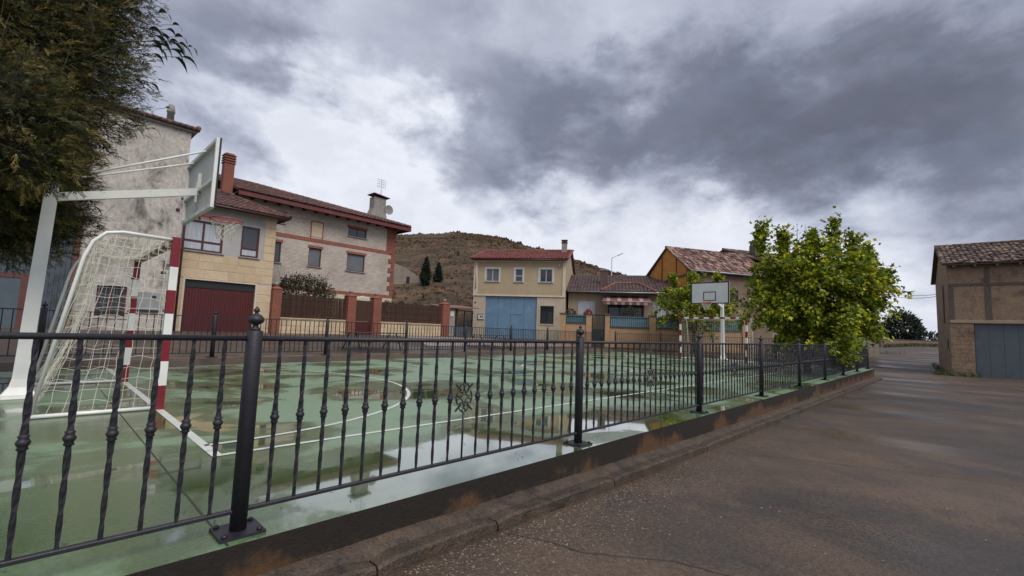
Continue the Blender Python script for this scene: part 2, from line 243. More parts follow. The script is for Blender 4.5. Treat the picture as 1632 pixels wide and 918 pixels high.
# ------------------------------------------------------------------ mesh helpers
class MB:
    def __init__(s): s.v = []; s.f = []; s.mi = []; s.sm = []
    def add(s, vs, fs, mi=0, smooth=False):
        o = len(s.v); s.v.extend([tuple(p) for p in vs])
        for f in fs: s.f.append(tuple(i+o for i in f)); s.mi.append(mi); s.sm.append(smooth)
        return s
    def quad(s, a, b, c, d, mi=0): return s.add((a, b, c, d), ((0, 1, 2, 3),), mi)
    def box(s, x0, x1, y0, y1, z0, z1, mi=0):
        return s.add([(x0, y0, z0), (x1, y0, z0), (x1, y1, z0), (x0, y1, z0), (x0, y0, z1), (x1, y0, z1), (x1, y1, z1), (x0, y1, z1)],
                     [(0, 3, 2, 1), (4, 5, 6, 7), (0, 1, 5, 4), (1, 2, 6, 5), (2, 3, 7, 6), (3, 0, 4, 7)], mi)
    def bbox(s, x0, x1, y0, y1, z0, z1, b=.006, mi=0):      # chamfered box: top and front edges softened
        b = min(b, (x1-x0)*.3, (y1-y0)*.3, (z1-z0)*.3)
        vs = []
        for (z, i) in ((z0, b), (z0+b, 0), (z1-b, 0), (z1, b)): vs += [(x0+i, y0+i, z), (x1-i, y0+i, z), (x1-i, y1-i, z), (x0+i, y1-i, z)]
        fs = [(3, 2, 1, 0), (12, 13, 14, 15)]
        for k in range(3):
            for j in range(4): a = k*4+j; c = k*4+(j+1) % 4; fs.append((a, c, c+4, a+4))
        return s.add(vs, fs, mi)
    def prism(s, poly, z0, z1, mi=0):
        n = len(poly); vs = [(x, y, z0) for x, y in poly]+[(x, y, z1) for x, y in poly]
        return s.add(vs, [tuple(range(n-1, -1, -1)), tuple(range(n, 2*n))]+[(i, (i+1) % n, (i+1) % n+n, i+n) for i in range(n)], mi)
    def tube(s, pts, r, n=6, mi=0, cap=True, smooth=True, closed=False):
        pts = [Vector(p) for p in pts]; k = len(pts); rr = r if isinstance(r, (list, tuple)) else [r]*k
        vs = []; a = None
        for i, p in enumerate(pts):
            if closed: t = pts[(i+1) % k]-pts[i-1]
            else: t = pts[min(i+1, k-1)]-pts[max(i-1, 0)]
            if t.length < 1e-9: t = Vector((0, 0, 1))
            t.normalize()
            if a is None: a = t.cross(Vector((0, 0, 1)) if abs(t.z) < .9 else Vector((1, 0, 0))).normalized()
            a = (a-t*a.dot(t)).normalized(); b = t.cross(a)
            for j in range(n):
                q = 2*math.pi*j/n; vs.append(p+(a*math.cos(q)+b*math.sin(q))*rr[i])
        fs = []
        for i in range(k if closed else k-1):
            i2 = (i+1) % k
            for j in range(n): fs.append((i*n+j, i*n+(j+1) % n, i2*n+(j+1) % n, i2*n+j))
        if cap and not closed: fs += [tuple(range(n-1, -1, -1)), tuple(range((k-1)*n, k*n))]
        return s.add(vs, fs, mi, smooth)
    def lathe(s, prof, n=12, mi=0, c=(0, 0), smooth=True):
        vs = [(c[0]+r*math.cos(2*math.pi*j/n), c[1]+r*math.sin(2*math.pi*j/n), z) for r, z in prof for j in range(n)]
        fs = [(i*n+j, i*n+(j+1) % n, (i+1)*n+(j+1) % n, (i+1)*n+j) for i in range(len(prof)-1) for j in range(n)]
        fs += [tuple(range(n-1, -1, -1)), tuple(range((len(prof)-1)*n, len(prof)*n))]
        return s.add(vs, fs, mi, smooth)
    def bar(s, p, q, wx, wz, mi=0):      # rectangular bar from p to q
        p = Vector(p); q = Vector(q); t = (q-p).normalized(); a = t.cross(Vector((0, 0, 1)) if abs(t.z) < .95 else Vector((1, 0, 0))).normalized(); b = a.cross(t)
        vs = [e+a*sx*wx/2+b*sz*wz/2 for e in (p, q) for sx, sz in ((-1, -1), (1, -1), (1, 1), (-1, 1))]
        return s.add(vs, [(3, 2, 1, 0), (4, 5, 6, 7)]+[(i, (i+1) % 4, (i+1) % 4+4, i+4) for i in range(4)], mi)
    def mesh(s, name, mats):
        me = bpy.data.meshes.new(name); me.from_pydata(s.v, [], s.f)
        for m in (mats if isinstance(mats, (list, tuple)) else [mats]): me.materials.append(M[m])
        if any(s.mi): me.polygons.foreach_set('material_index', s.mi)
        if any(s.sm): me.polygons.foreach_set('use_smooth', s.sm)
        me.update(); return me
def obj(name, mb, mats, parent=None, loc=None, rz=None, kind=None):
    me = mb if isinstance(mb, bpy.types.Mesh) else mb.mesh(name, mats)
    o = bpy.data.objects.new(name, me); C.objects.link(o)
    if parent: o.parent = parent
    if loc is not None: o.location = loc
    if rz is not None: o.rotation_euler = (0, 0, rz)
    if kind: o['kind'] = kind
    return o
def tag(o, label, cat, group=None):
    o['label'] = label; o['category'] = cat
    if group: o['group'] = group
    return o
def thing(name, label, cat, loc=(0, 0, 0), rz=0, group=None):
    o = bpy.data.objects.new(name, None); C.objects.link(o); o.location = loc; o.rotation_euler = (0, 0, rz); o.empty_display_size = .2
    return tag(o, label, cat, group)
def struct(name, mb, mats, loc=None): return obj(name, mb, mats, loc=loc, kind='structure')
def cp(px, D):      # plan position: D metres ahead of the viewpoint in the direction of a compass bearing given as photo column
    X = (px-816)/728.6*D; y = .77
    return Vector((X*math.sin(y)+D*math.cos(y), -X*math.cos(y)+D*math.sin(y)))
def wall_holes(mb, x0, x1, z0, z1, holes, y=0, rev=.14, mi=0, top=None):
    xs = sorted({x0, x1, *[h[0] for h in holes], *[h[1] for h in holes]}); zs = sorted({z0, z1, *[h[2] for h in holes], *[h[3] for h in holes]})
    xs = [x for x in xs if x0 <= x <= x1]; zs = [z for z in zs if z0 <= z <= z1]
    for a, b in zip(xs, xs[1:]):
        for c, d in zip(zs, zs[1:]):
            mx, mz = (a+b)/2, (c+d)/2
            if any(h[0] < mx < h[1] and h[2] < mz < h[3] for h in holes): continue
            mb.quad((a, y, c), (b, y, c), (b, y, d), (a, y, d), mi)
    for (a, b, c, d) in [h[:4] for h in holes]:
        e = y+rev
        mb.quad((a, y, c), (a, y, d), (a, e, d), (a, e, c), mi); mb.quad((b, y, c), (b, e, c), (b, e, d), (b, y, d), mi)
        mb.quad((a, y, d), (b, y, d), (b, e, d), (a, e, d), mi); mb.quad((a, y, c), (a, e, c), (b, e, c), (b, y, c), mi)
def window(par, x0, x1, z0, z1, y=0, fm='frame_dk', gm='glass', fw=.06, mull=1, trans=None, sill=None, lintel=None, rev=.1, curtain=None, grille=False, surround=None):
    f = MB(); ya, yb = y+rev-.05, y+rev
    f.box(x0, x0+fw, ya, yb, z0, z1); f.box(x1-fw, x1, ya, yb, z0, z1); f.box(x0+fw, x1-fw, ya, yb, z1-fw, z1); f.box(x0+fw, x1-fw, ya, yb, z0, z0+fw)
    for k in range(1, mull): x = x0+(x1-x0)*k/mull; f.box(x-fw/2, x+fw/2, ya, yb, z0+fw, z1-fw)
    if trans: f.box(x0+fw, x1-fw, ya+.002, yb-.002, trans-fw/2, trans+fw/2)
    o = obj('window', f, fm, par)
    for k in range(mull):
        a = x0+(x1-x0)*k/mull+fw*.5; b = x0+(x1-x0)*(k+1)/mull-fw*.5
        for (c, d) in ([(z0+fw*.5, trans), (trans, z1-fw*.5)] if trans else [(z0+fw*.5, z1-fw*.5)]):
            obj('pane', MB().box(a, b, yb-.03, yb-.02, c+.005, d-.005), gm if not (curtain == 'low' and trans and d <= trans) else 'curtain', o)
    if curtain == 'full':
        cm = MB(); n = 40
        vs = []
        for i in range(n+1): x = x0+(x1-x0)*i/n; yy = yb-.045+.012*math.sin(i*1.9)*.5; vs += [(x, yy+.05, z0), (x, yy+.05, z1)]
    if sill: obj('sill', MB().bbox(x0-.07, x1+.07, y-.07, y+rev-.05, z0-.06, z0), sill, o)
    if lintel: obj('lintel', MB().box(x0-.07, x1+.07, y-.035, y+.05, z1, z1+.14), lintel, o)
    if surround:
        s = MB(); t = .11; s.box(x0-t, x0, y-.03, y+.04, z0-t*.8, z1+t); s.box(x1, x1+t, y-.03, y+.04, z0-t*.8, z1+t); s.box(x0, x1, y-.03, y+.04, z1, z1+t); s.box(x0, x1, y-.03, y+.04, z0-t*.8, z0)
        obj('surround', s, surround, o)
    if grille:
        g = MB(); n = int((x1-x0)/.11)
        for i in range(1, n): x = x0+(x1-x0)*i/n; g.box(x-.008, x+.008, y+.005, y+.021, z0, z1)
        g.box(x0, x1, y-.003, y+.004, z0+.12, z0+.145); g.box(x0, x1, y-.003, y+.004, z1-.145, z1-.12)
        obj('grille', g, 'iron_dk', o)
    return o
def tile_plane(mb, P0, ex, up, L, T, w=.23, row=.42, amp=.055, jit=.006, mi=0):
    """barrel tiles on a slope. P0 eave corner, ex unit along eave, up unit up the slope, L eave length, T(s) slope length at s"""
    P0 = Vector(P0); ex = Vector(ex).normalized(); up = Vector(up).normalized(); nm = ex.cross(up).normalized()
    if nm.z < 0: nm = -nm
    n = max(1, round(L/w)); w = L/n; prof = [(-.5, 0), (-.34, .72), (0, 1), (.34, .72), (.5, 0)]
    for i in range(n):
        s = (i+.5)*w; tm = T(s)
        if tm < .12: continue
        k = max(1, math.ceil(tm/row)); t = 0
        for j in range(k):
            t0 = j*row-.03; t1 = min((j+1)*row, tm)
            dx = random.uniform(-jit, jit); dz = random.uniform(-jit, jit); a = amp*random.uniform(.92, 1.08); lift = .022
            vs = []
            for (tt, lf, sc) in ((t0, lift, 1.0), (t1, 0, .86)):
                for (q, h) in prof: vs.append(P0+ex*(s+dx+q*w*sc*1.04)+up*tt+nm*(h*a*sc+lf+dz))
            mb.add(vs, [(m, m+1, m+6, m+5) for m in range(4)]+[(4, 3, 2, 1, 0)], mi)
def sheet(mb, a, b, c, d, th=.05, mi=0):      # thick quad
    a, b, c, d = map(Vector, (a, b, c, d)); n = (b-a).cross(d-a).normalized()*th
    vs = [a, b, c, d, a-n, b-n, c-n, d-n]
    mb.add(vs, [(0, 1, 2, 3), (7, 6, 5, 4)]+[(i, i+4, (i+1) % 4+4, (i+1) % 4) for i in range(4)], mi)
def roof_gable(par, x0, x1, y0, y1, ze, zr, tm, oh=.35, name='roof', w=.23, hipL=0, hipR=0, yr=None, back=True, board='wood_red', amp=.055, jit=.006):
    """ridge along local x. eaves at y0-oh and y1+oh at height ze, ridge zr"""
    yr = (y0+y1)/2 if yr is None else yr
    r = MB(); ya, yb = y0-oh, y1+oh; xa, xb = x0-(oh if hipL else oh*.5), x1+(oh if hipR else oh*.5)
    sheet(r, (xa, ya, ze), (xb, ya, ze), (xb-hipR, yr, zr), (xa+hipL, yr, zr), .07)
    if back: sheet(r, (xb, yb, ze), (xa, yb, ze), (xa+hipL, yr, zr), (xb-hipR, yr, zr), .07)
    if hipR: r.add([(xb, ya, ze), (xb, yb, ze), (xb-hipR, yr, zr), (xb, ya, ze-.07), (xb, yb, ze-.07)], [(0, 1, 2), (0, 3, 4, 1)])
    if hipL: r.add([(xa, yb, ze), (xa, ya, ze), (xa+hipL, yr, zr), (xa, yb, ze-.07), (xa, ya, ze-.07)], [(0, 1, 2), (0, 3, 4, 1)])
    ro = obj(name, r, board, par)
    t = MB(); up = Vector((0, yr-ya, zr-ze)); T = up.length; L = xb-xa
    tile_plane(t, (xa, ya, ze+.01), (1, 0, 0), up, L, lambda s: min(T, T*s/hipL if hipL else T, T*(L-s)/hipR if hipR else T), w=w, amp=amp, jit=jit)
    if hipR:
        u2 = Vector((-hipR, 0, zr-ze)); T2 = u2.length; L2 = yb-ya; f = (yr-ya)/L2
        tile_plane(t, (xb, ya, ze+.01), (0, 1, 0), u2, L2, lambda s: T2*min(s/(f*L2), (L2-s)/((1-f)*L2)), w=w, amp=amp, jit=jit)
    if hipL:
        u2 = Vector((hipL, 0, zr-ze)); T2 = u2.length; L2 = yb-ya; f = (yr-ya)/L2
        tile_plane(t, (xa, ya, ze+.01), (0, 1, 0), u2, L2, lambda s: T2*min(s/(f*L2), (L2-s)/((1-f)*L2)), w=w, amp=amp, jit=jit)
    o = obj('roof_tiles', t, tm, ro, kind='stuff')
    rg = MB()
    def ridge(p, q):
        p = Vector(p); q = Vector(q); n = max(1, int((q-p).length/.4))
        for i in range(n): rg.tube([p+(q-p)*(i/n), p+(q-p)*((i+1.06)/n)], [.10, .085], 8, cap=False)
    ridge((xa+hipL, yr, zr+.03), (xb-hipR, yr, zr+.03))
    if hipR: ridge((xb, ya, ze+.04), (xb-hipR, yr, zr+.04))
    if hipL: ridge((xa, ya, ze+.04), (xa+hipL, yr, zr+.04))
    obj('ridge_tiles', rg, tm, ro, kind='stuff')
    return ro
def house_shell(par, x0, x1, y0, y1, z0, ze, holes, m, zr=None, yr=None, gm=None):
    b = MB(); wall_holes(b, x0, x1, z0, ze, holes, y0)
    b.quad((x1, y0, z0), (x1, y1, z0), (x1, y1, ze), (x1, y0, ze)); b.quad((x0, y1, z0), (x0, y0, z0), (x0, y0, ze), (x0, y1, ze)); b.quad((x1, y1, z0), (x0, y1, z0), (x0, y1, ze), (x1, y1, ze))
    if zr:
        yr = (y0+y1)/2 if yr is None else yr
        b.add([(x1, y0, ze), (x1, y1, ze), (x1, yr, zr)], [(0, 1, 2)]); b.add([(x0, y1, ze), (x0, y0, ze), (x0, yr, zr)], [(0, 1, 2)])
    # dark inner back so that openings do not show the sky
    b.quad((x0+.02, y0+.6, z0), (x1-.02, y0+.6, z0), (x1-.02, y0+.6, ze), (x0+.02, y0+.6, ze))
    return obj('wall', b, m, par)
def stone_rows(par, x0, x1, z0, z1, y, rh, lmin, lmax, holes=(), proud=.02, name='stone_block', mats=('stone', 'stone_b', 'stone_c')):
    z = z0
    while z < z1-.08:
        h = min(rh*random.uniform(.85, 1.12), z1-z)
        if z1-z-h < .1: h = z1-z
        iv = [(x0, x1)]
        for hh in holes:
            if hh[2] < z+h-.03 and hh[3] > z+.03:
                nv = []
                for a, b in iv:
                    if hh[0]-.01 > a: nv.append((a, min(b, hh[0]-.01)))
                    if hh[1]+.01 < b: nv.append((max(a, hh[1]+.01), b))
                iv = nv
        for a, b in iv:
            x = a
            while x < b-.03:
                l = random.uniform(lmin, lmax)
                if b-x-l < lmin*.5: l = b-x
                p = proud*random.uniform(.6, 1.3)
                obj(name, MB().bbox(x+.006, x+l-.006, y-p, y+.01, z+.006, z+h-.006, .008), random.choice(mats), par); x += l
        z += h
# ------------------------------------------------------------------ ground, road, hill
def lerp_tab(x, tab):
    for (a, b), (c, d) in zip(tab, tab[1:]):
        if x <= c: return b+(d-b)*max(0, (x-a)/(c-a))
    return tab[-1][1]
def sst(a, b, x): t = min(1, max(0, (x-a)/(b-a))); return t*t*(3-2*t)
ROAD = [(-40, -.2), (-8, -.24), (2, -.30), (6, -.36), (22, -.44), (38, -.46), (50, .0), (75, 1.0), (200, 1.2)]
def gh(x, y):
    near = lerp_tab(x, ROAD)+.012*min(0, y-2)*-1*.5
    far = .13+.40*sst(13.5, 21, y-.11*max(0, min(x, 26))+1.0)
    t = sst(3.0, 12.5, y)
    if -16 < x < 25 and 2.9 < y < 12.2+.11*x: return -.5
    return near*(1-t)+far*t
def build_ground():
    xs = [-3000, -1200, -400, -150, -60, -30]+list(np.arange(-16, 52, .5))+[54, 58, 62, 68, 76, 90, 120, 200, 400, 1200, 3000]
    ys = [-3000, -1000, -300, -100, -50, -30, -20, -14]+list(np.arange(-10, 30.1, .5))+[33, 38, 45, 60, 100, 200, 500, 1200, 3000]
    v = []; nx = len(xs)
    for y in ys:
        for x in xs:
            cx = min(max(x, -40), 120); cy = min(max(y, -30), 60)
            v.append((x, y, gh(cx, cy)+.012*mn.noise((x*.35, y*.35, 0))))
    f = [(j*nx+i, j*nx+i+1, (j+1)*nx+i+1, (j+1)*nx+i) for j in range(len(ys)-1) for i in range(nx-1)]
    g = struct('road', MB().add(v, f, 0, True), 'road')
    # pale paved strip at the foot of the far houses
    def strip(name, pts, dz=.012, m='paving', n=14):
        b = MB(); (a0, a1), (b0, b1) = pts; vs = []
        for i in range(n+1):
            t = i/n; p = Vector(a0).lerp(Vector(a1), t); q = Vector(b0).lerp(Vector(b1), t)
            for k in range(7):
                r = p.lerp(q, k/6); vs.append((r.x, r.y, gh(r.x, r.y)+dz))
        b.add(vs, [(i*7+k, (i+1)*7+k, (i+1)*7+k+1, i*7+k+1) for i in range(n) for k in range(6)], 0, True)
        return struct(name, b, m)
    strip('pavement', (((12, 16.6), (24, 17.0)), ((14, 22.5), (25, 18.6))))
    # cracks across the road
    for pts in ([(2.36, 2.28), (2.5, 2.0), (2.55, 1.75), (2.9, 1.3), (3.0, .9), (3.3, .3)], [(6.1, 2.28), (6.5, 1.6), (6.9, .7), (7.4, -.6), (7.6, -1.6), (8.2, -3.4)], [(11.5, 2.2), (12.2, .8), (12.6, -.8), (13.4, -3)]):
        b = MB(); fine = []
        for p, q in zip(pts, pts[1:]):
            for k in range(6): t = k/6; fine.append((p[0]+(q[0]-p[0])*t+random.uniform(-.006, .006), p[1]+(q[1]-p[1])*t))
        vs = []
        for x, y in fine: z = gh(x, y)+.012*mn.noise((x*.35, y*.35, 0))+.006; vs += [(x-.004, y, z), (x+.004, y, z)]
        b.add(vs, [(2*i, 2*i+1, 2*i+3, 2*i+2) for i in range(len(fine)-1)])
        obj('crack', b, 'joint', g)
    return g
ground = build_ground()
def rz_(x, y): return gh(x, y)+.012*mn.noise((x*.35, y*.35, 0))
def build_hill():
    Ds = list(np.linspace(36, 110, 60))+list(np.linspace(113, 180, 60))+[190, 210, 240, 280, 340, 420]
    pxs = np.linspace(250, 1480, 260)
    sil = [(250, 60), (420, 118), (520, 138), (630, 149), (720, 158), (800, 151), (890, 128), (1000, 97), (1090, 74), (1200, 48), (1320, 18), (1480, 0)]
    prof = [(36, .35), (42, 2.0), (50, 4.4), (62, 7.6), (72, 8.6), (86, 12.0), (100, 17.0), (118, 23.5), (135, 29), (150, 32.6), (160, 33.6), (180, 32), (240, 22), (420, 5)]
    v = []; nx = len(pxs)
    for D in Ds:
        for px in pxs:
            s = lerp_tab(px, sil)/158*1.0
            p = cp(px, D); z = lerp_tab(D, prof)
            z = (z-.4)*s*(1 if D > 60 else 1)+.4
            q = Vector((p.x, p.y, 0)); amp = sst(38, 75, D)
            z += amp*(.6*mn.noise(q*.055)+.40*mn.noise(q*.16)+.22*mn.noise(q*.45))*min(1, s*1.5)
            st = 2.6; fr = (z/st) % 1; z = z+amp*.55*(sst(.3, .7, fr)-fr)*s      # worn terraces
            z -= 4*(1-sst(0, .16, s))
            v.append((p.x, p.y, z))
    f = [(j*nx+i, j*nx+i+1, (j+1)*nx+i+1, (j+1)*nx+i) for j in range(len(Ds)-1) for i in range(nx-1)]
    struct('hill', MB().add(v, f, 0, True), 'hill')
    V = np.array(v).reshape(len(Ds), nx, 3)
    # low scrub
    b = MB(); cnt = 0
    while cnt < 24000:
        j = int(120*random.random()**.8)+2; i = random.randrange(10, nx-10)
        if j >= len(Ds): continue
        fa, fb = random.random(), random.random(); j2 = min(j+1, len(Ds)-1); p = (V[j, i]*(1-fa)+V[j, i+1]*fa)*(1-fb)+(V[j2, i]*(1-fa)+V[j2, i+1]*fa)*fb; D = Ds[j]
        if p[2] < 3 or mn.noise((p[0]*.05, p[1]*.05, p[2]*.12)) < random.uniform(-.5, .3): continue
        cnt += 1; s = random.uniform(.12, .48)*(1.25 if D > 120 else .75)*(2.0 if random.random() < .05 else 1)
        for k in range(4):
            a = random.uniform(0, 6.28); r = s*random.uniform(.4, 1); c = Vector((p[0]+math.cos(a)*s*.5, p[1]+math.sin(a)*s*.5, p[2]+s*.1))
            e = Vector((math.cos(a+1.3), math.sin(a+1.3), 0))*r*.7
            b.add([c-e-Vector((0, 0, .15)), c+e-Vector((0, 0, .15)), c+e*.4+Vector((0, 0, r*.75)), c-e*.5+Vector((0, 0, r*.6))], [(0, 1, 2, 3)])
    o = obj('hillside_scrub', b, 'scrub', kind='stuff'); o['label'] = 'low dry scrub scattered over the brown hillside'; o['category'] = 'scrub'
    return V, Ds, pxs
HV, HD, HP = build_hill()
def hill_z(px, D):
    j = min(range(len(HD)), key=lambda k: abs(HD[k]-D)); i = min(range(len(HP)), key=lambda k: abs(HP[k]-px)); return HV[j, i][2]
# ------------------------------------------------------------------ court
VF = 2.703; P1 = .82; DP = 2.977
def farv(x): return 12.7+.11*x
UE = 25.25
def build_court():
    b = MB(); poly = [(-15, 2.55), (UE, 2.55), (UE, farv(UE)), (-15, farv(-15))]
    b.add([(x, y, 0) for x, y in poly], [(0, 1, 2, 3)], 0)
    n = 80
    for (p, q) in zip(poly, poly[1:]+poly[:1]):     # drop faces; the near one slightly uneven
        b.add([(p[0], p[1], -.7), (q[0], q[1], -.7), (q[0], q[1], 0), (p[0], p[1], 0)], [(0, 1, 2, 3)], 1)
    ct = struct('court', b, ['court', 'plinth'])
    Z = .004
    def strip(p, q, wd=.055, name='court_line', m='line', z=Z):
        p = Vector((*p, 0)); q = Vector((*q, 0)); n_ = (q-p).normalized().cross(Vector((0, 0, 1)))*wd/2
        o = MB(); o.add([(p-n_)+Vector((0, 0, z)), (q-n_)+Vector((0, 0, z)), (q+n_)+Vector((0, 0, z)), (p+n_)+Vector((0, 0, z))], [(0, 1, 2, 3)]); return obj(name, o, m, ct)
    def arc(c, r, a0, a1, wd=.055, n=48):
        o = MB(); vs = []
        for i in range(n+1):
            a = a0+(a1-a0)*i/n; vs += [(c[0]+(r-wd/2)*math.cos(a), c[1]+(r-wd/2)*math.sin(a), Z), (c[0]+(r+wd/2)*math.cos(a), c[1]+(r+wd/2)*math.sin(a), Z)]
        o.add(vs, [(2*i, 2*i+1, 2*i+3, 2*i+2) for i in range(n)]); return obj('court_line', o, 'line', ct)
    G1, G2, YS, YF = 1.10, 22.44, 4.285, 12.4
    strip((G1, YS-.03), (G1, YF), .075); strip((G2, YS-.03), (G2, YF+1.2), .075)
    strip((G1+.04, YS), (G2-.04, YS)); strip((G1+.04, YF), (G2-.04, YF+1.2))
    mid = (G1+G2)/2; strip((mid, YS+.03), (mid, YF+.6)); arc((mid, 8.5), 1.7, 0, math.pi*2)
    arc((G1, 8.5), 3.82, -math.pi/2, math.pi/2); arc((G2, 8.5), 3.82, math.pi/2, math.pi*1.5)
    for x in (.74, 5.9, 11.0, 16.2, 21.4): strip((x, 2.56), (x, farv(x)-.02), .011, 'slab_joint', 'joint', .0022)
    strip((-14, 8.1), (25, 8.1), .016, 'slab_joint', 'joint', .0024)
    # old drips and worn spots at the edge of the slab
    return ct
court = build_court()
def build_edges():
    # kerb stones at the foot of the slab on the road side
    k = bpy.data.objects.new('kerb', None); C.objects.link(k); k['kind'] = 'structure'
    fil = MB(); vs = []; n = 120
    for i in range(n+1):       # mortar bed between wall and kerb
        x = -6+(UE+6.3)*i/n; zt = kerb_top(x); vs += [(x, 2.555, zt+.035+.01*mn.noise((x*2, 0, 0))), (x, 2.44, zt+.006), (x, 2.40, zt-.1)]
    fil.add(vs, [(3*i+j, 3*i+j+1, 3*i+4+j, 3*i+3+j) for i in range(n) for j in range(2)], 0, True)
    obj('mortar_bed', fil, 'kerb', k)
    joints = [-6, -3.6, -1.9, -.3, .75, 1.42, 2.34, 3.86, 6.08]+[6.08+1.62*i for i in range(1, 12)]+[UE+.35]
    for a, b in zip(joints, joints[1:]):
        m = MB(); seg = max(2, int((b-a)/.12)); vs = []; g = .006
        for i in range(seg+1):
            x = a+g+(b-a-2*g)*i/seg; zt = kerb_top(x); w = lambda s: .006*mn.noise((x*3.1, s*7.7, a))+.006*mn.noise((x*19, s*3.3, a))
            end = .02 if i in (0, seg) else 0
            vs += [(x, 2.47, zt-.02), (x, 2.46, zt-end+w(1)*.5), (x, 2.338+w(2), zt-end+w(3)*.6), (x, 2.322+w(4), zt-.016-end+w(5)*.6), (x, 2.318+w(6)*.6, zt-.10), (x, 2.315, zt-.2)]
        m.add(vs, [(6*i+j, 6*i+j+6, 6*i+j+7, 6*i+j+1) for i in range(seg) for j in range(5)], 0, False)
        m.add([vs[j] for j in range(6)], [(5, 4, 3, 2, 1, 0)]); m.add([vs[-6+j] for j in range(6)], [(0, 1, 2, 3, 4, 5)])
        obj('kerb_stone', m, 'kerb', k)
    # far coping and end coping
    c = bpy.data.objects.new('coping', None); C.objects.link(c); c['kind'] = 'structure'
    def cope(p, q, L, name='coping_block', m='rose2'):
        p = Vector(p); q = Vector(q); d = (q-p); n_ = max(1, round(d.length/L)); e = d.normalized(); nn = Vector((-e.y, e.x))
        for i in range(n_):
            a = p+d*(i/n_)+e*.006; b = p+d*((i+1)/n_)-e*.006; o = MB(); h = .15+random.uniform(-.006, .006)
            poly = [a, b, b+nn*.32, a+nn*.32]; o.prism([(v.x, v.y) for v in poly], -.05, h); obj(name, o, m, c)
    M['rose2'] = mat('mossy_coping', (.20, .125, .085), (.115, .085, .045), rough=.6, scale=2.5, bump=.3, stain=(.05, .06, .022), stain_scale=1.3)
    cope((-15, farv(-15)+.01), (UE+.2, farv(UE+.2)), 2.0)
    cope((UE+.012, 3.3), (UE+.012, farv(UE)), 2.0)
    # loose gravel along the kerb and over the road
    gb = MB(); ico = [(0, 0, 1), (.9, 0, .25), (.28, .85, .25), (-.73, .53, .25), (-.73, -.53, .25), (.28, -.85, .25)]
    for i in range(4200):
        r = random.random()
        if r < .62: x = 1.2+random.gammavariate(1.6, 1.5); y = 2.29-abs(random.gauss(0, .30))
        else: x = random.uniform(-1, 22); y = random.uniform(-6, 2.25)
        if x > 21: continue
        s = random.uniform(.0025, .0085)*(1.25 if r > .62 else 1); z = rz_(x, y); a = random.uniform(0, 6.28); ca, sa = math.cos(a)*s, math.sin(a)*s; fl = random.uniform(.4, .9)
        gb.add([(x+p[0]*ca*1.3-p[1]*sa, y+p[0]*sa*1.3+p[1]*ca, z+p[2]*s*fl) for p in ico], [(0, 1, 2), (0, 2, 3), (0, 3, 4), (0, 4, 5), (0, 5, 1)])
    g = obj('loose_gravel', gb, 'gravel', kind='stuff'); g['label'] = 'loose pale gravel strewn along the kerb on the road'; g['category'] = 'gravel'
    # fallen bits on the slab edge
    lb = MB()
    for i in range(150):
        x = random.uniform(-.5, 14); y = random.choice([random.uniform(2.56, 3.4), random.uniform(3, 8)]); s = random.uniform(.006, .018); a = random.uniform(0, 6.28); z = .006
        c1 = Vector((math.cos(a), math.sin(a), 0))*s; c2 = Vector((-math.sin(a), math.cos(a), 0))*s*.4; p = Vector((x, y, z))
        lb.add([p-c1, p+c2, p+c1+Vector((0, 0, s*.3)), p-c2], [(0, 1, 2, 3)])
    g = obj('fallen_leaves', lb, 'bark', kind='stuff'); g['label'] = 'tiny dead leaves scattered over the wet green court'; g['category'] = 'leaves'
def kerb_top(x): return lerp_tab(x, ROAD)+.085
build_edges()
# ------------------------------------------------------------------ fences
def baluster_mesh(h, detail=True):
    b = MB()
    if not detail: return b.box(-.008, .008, -.008, .008, 0, h)
    zs = [0, .04, .12, .2, .28, .36, .41]; mid = h*.52
    def seg(z0, z1, r0, r1, n, tw0):
        vs = []
        for i in range(n+1):
            t = i/n; z = z0+(z1-z0)*t; r = r0+(r1-r0)*t; a = tw0+t*1.6*math.pi/2*2.0
            for k in range(4): q = a+k*math.pi/2; vs.append((r*math.cos(q), r*math.sin(q), z))
        b.add(vs, [(4*i+k, 4*i+(k+1) % 4, 4*i+4+(k+1) % 4, 4*i+4+k) for i in range(n) for k in range(4)])
    seg(0, mid-.03, .0100, .0135, 9, .785); seg(mid+.03, h, .0145, .0105, 9, .785)
    b.lathe([(.013, mid-.032), (.020, mid-.026), (.0155, mid-.017), (.020, mid-.010), (.0245, mid), (.020, mid+.010), (.0155, mid+.017), (.020, mid+.026), (.013, mid+.032)], 8)
    return b
def post_mesh(r, h, plate=True):
    b = MB(); b.lathe([(r, 0), (r, h-.006), (r-.004, h)], 16)
    if plate:
        b.box(-.105, .105, -.10, .10, 0, .014)
    return b
def finial_mesh(r, s=1):
    b = MB(); b.lathe([(r*.62, 0), (r*.66, .008*s), (r*.34, .022*s), (r*.36, .03*s), (r*.9, .042*s), (r*1.04, .056*s), (r*.98, .068*s), (r*.6, .084*s), (r*.25, .09*s), (r*.22, .097*s), (r*.40, .103*s), (r*.36, .113*s), (r*.12, .125*s), (r*.02, .13*s)], 14); return b
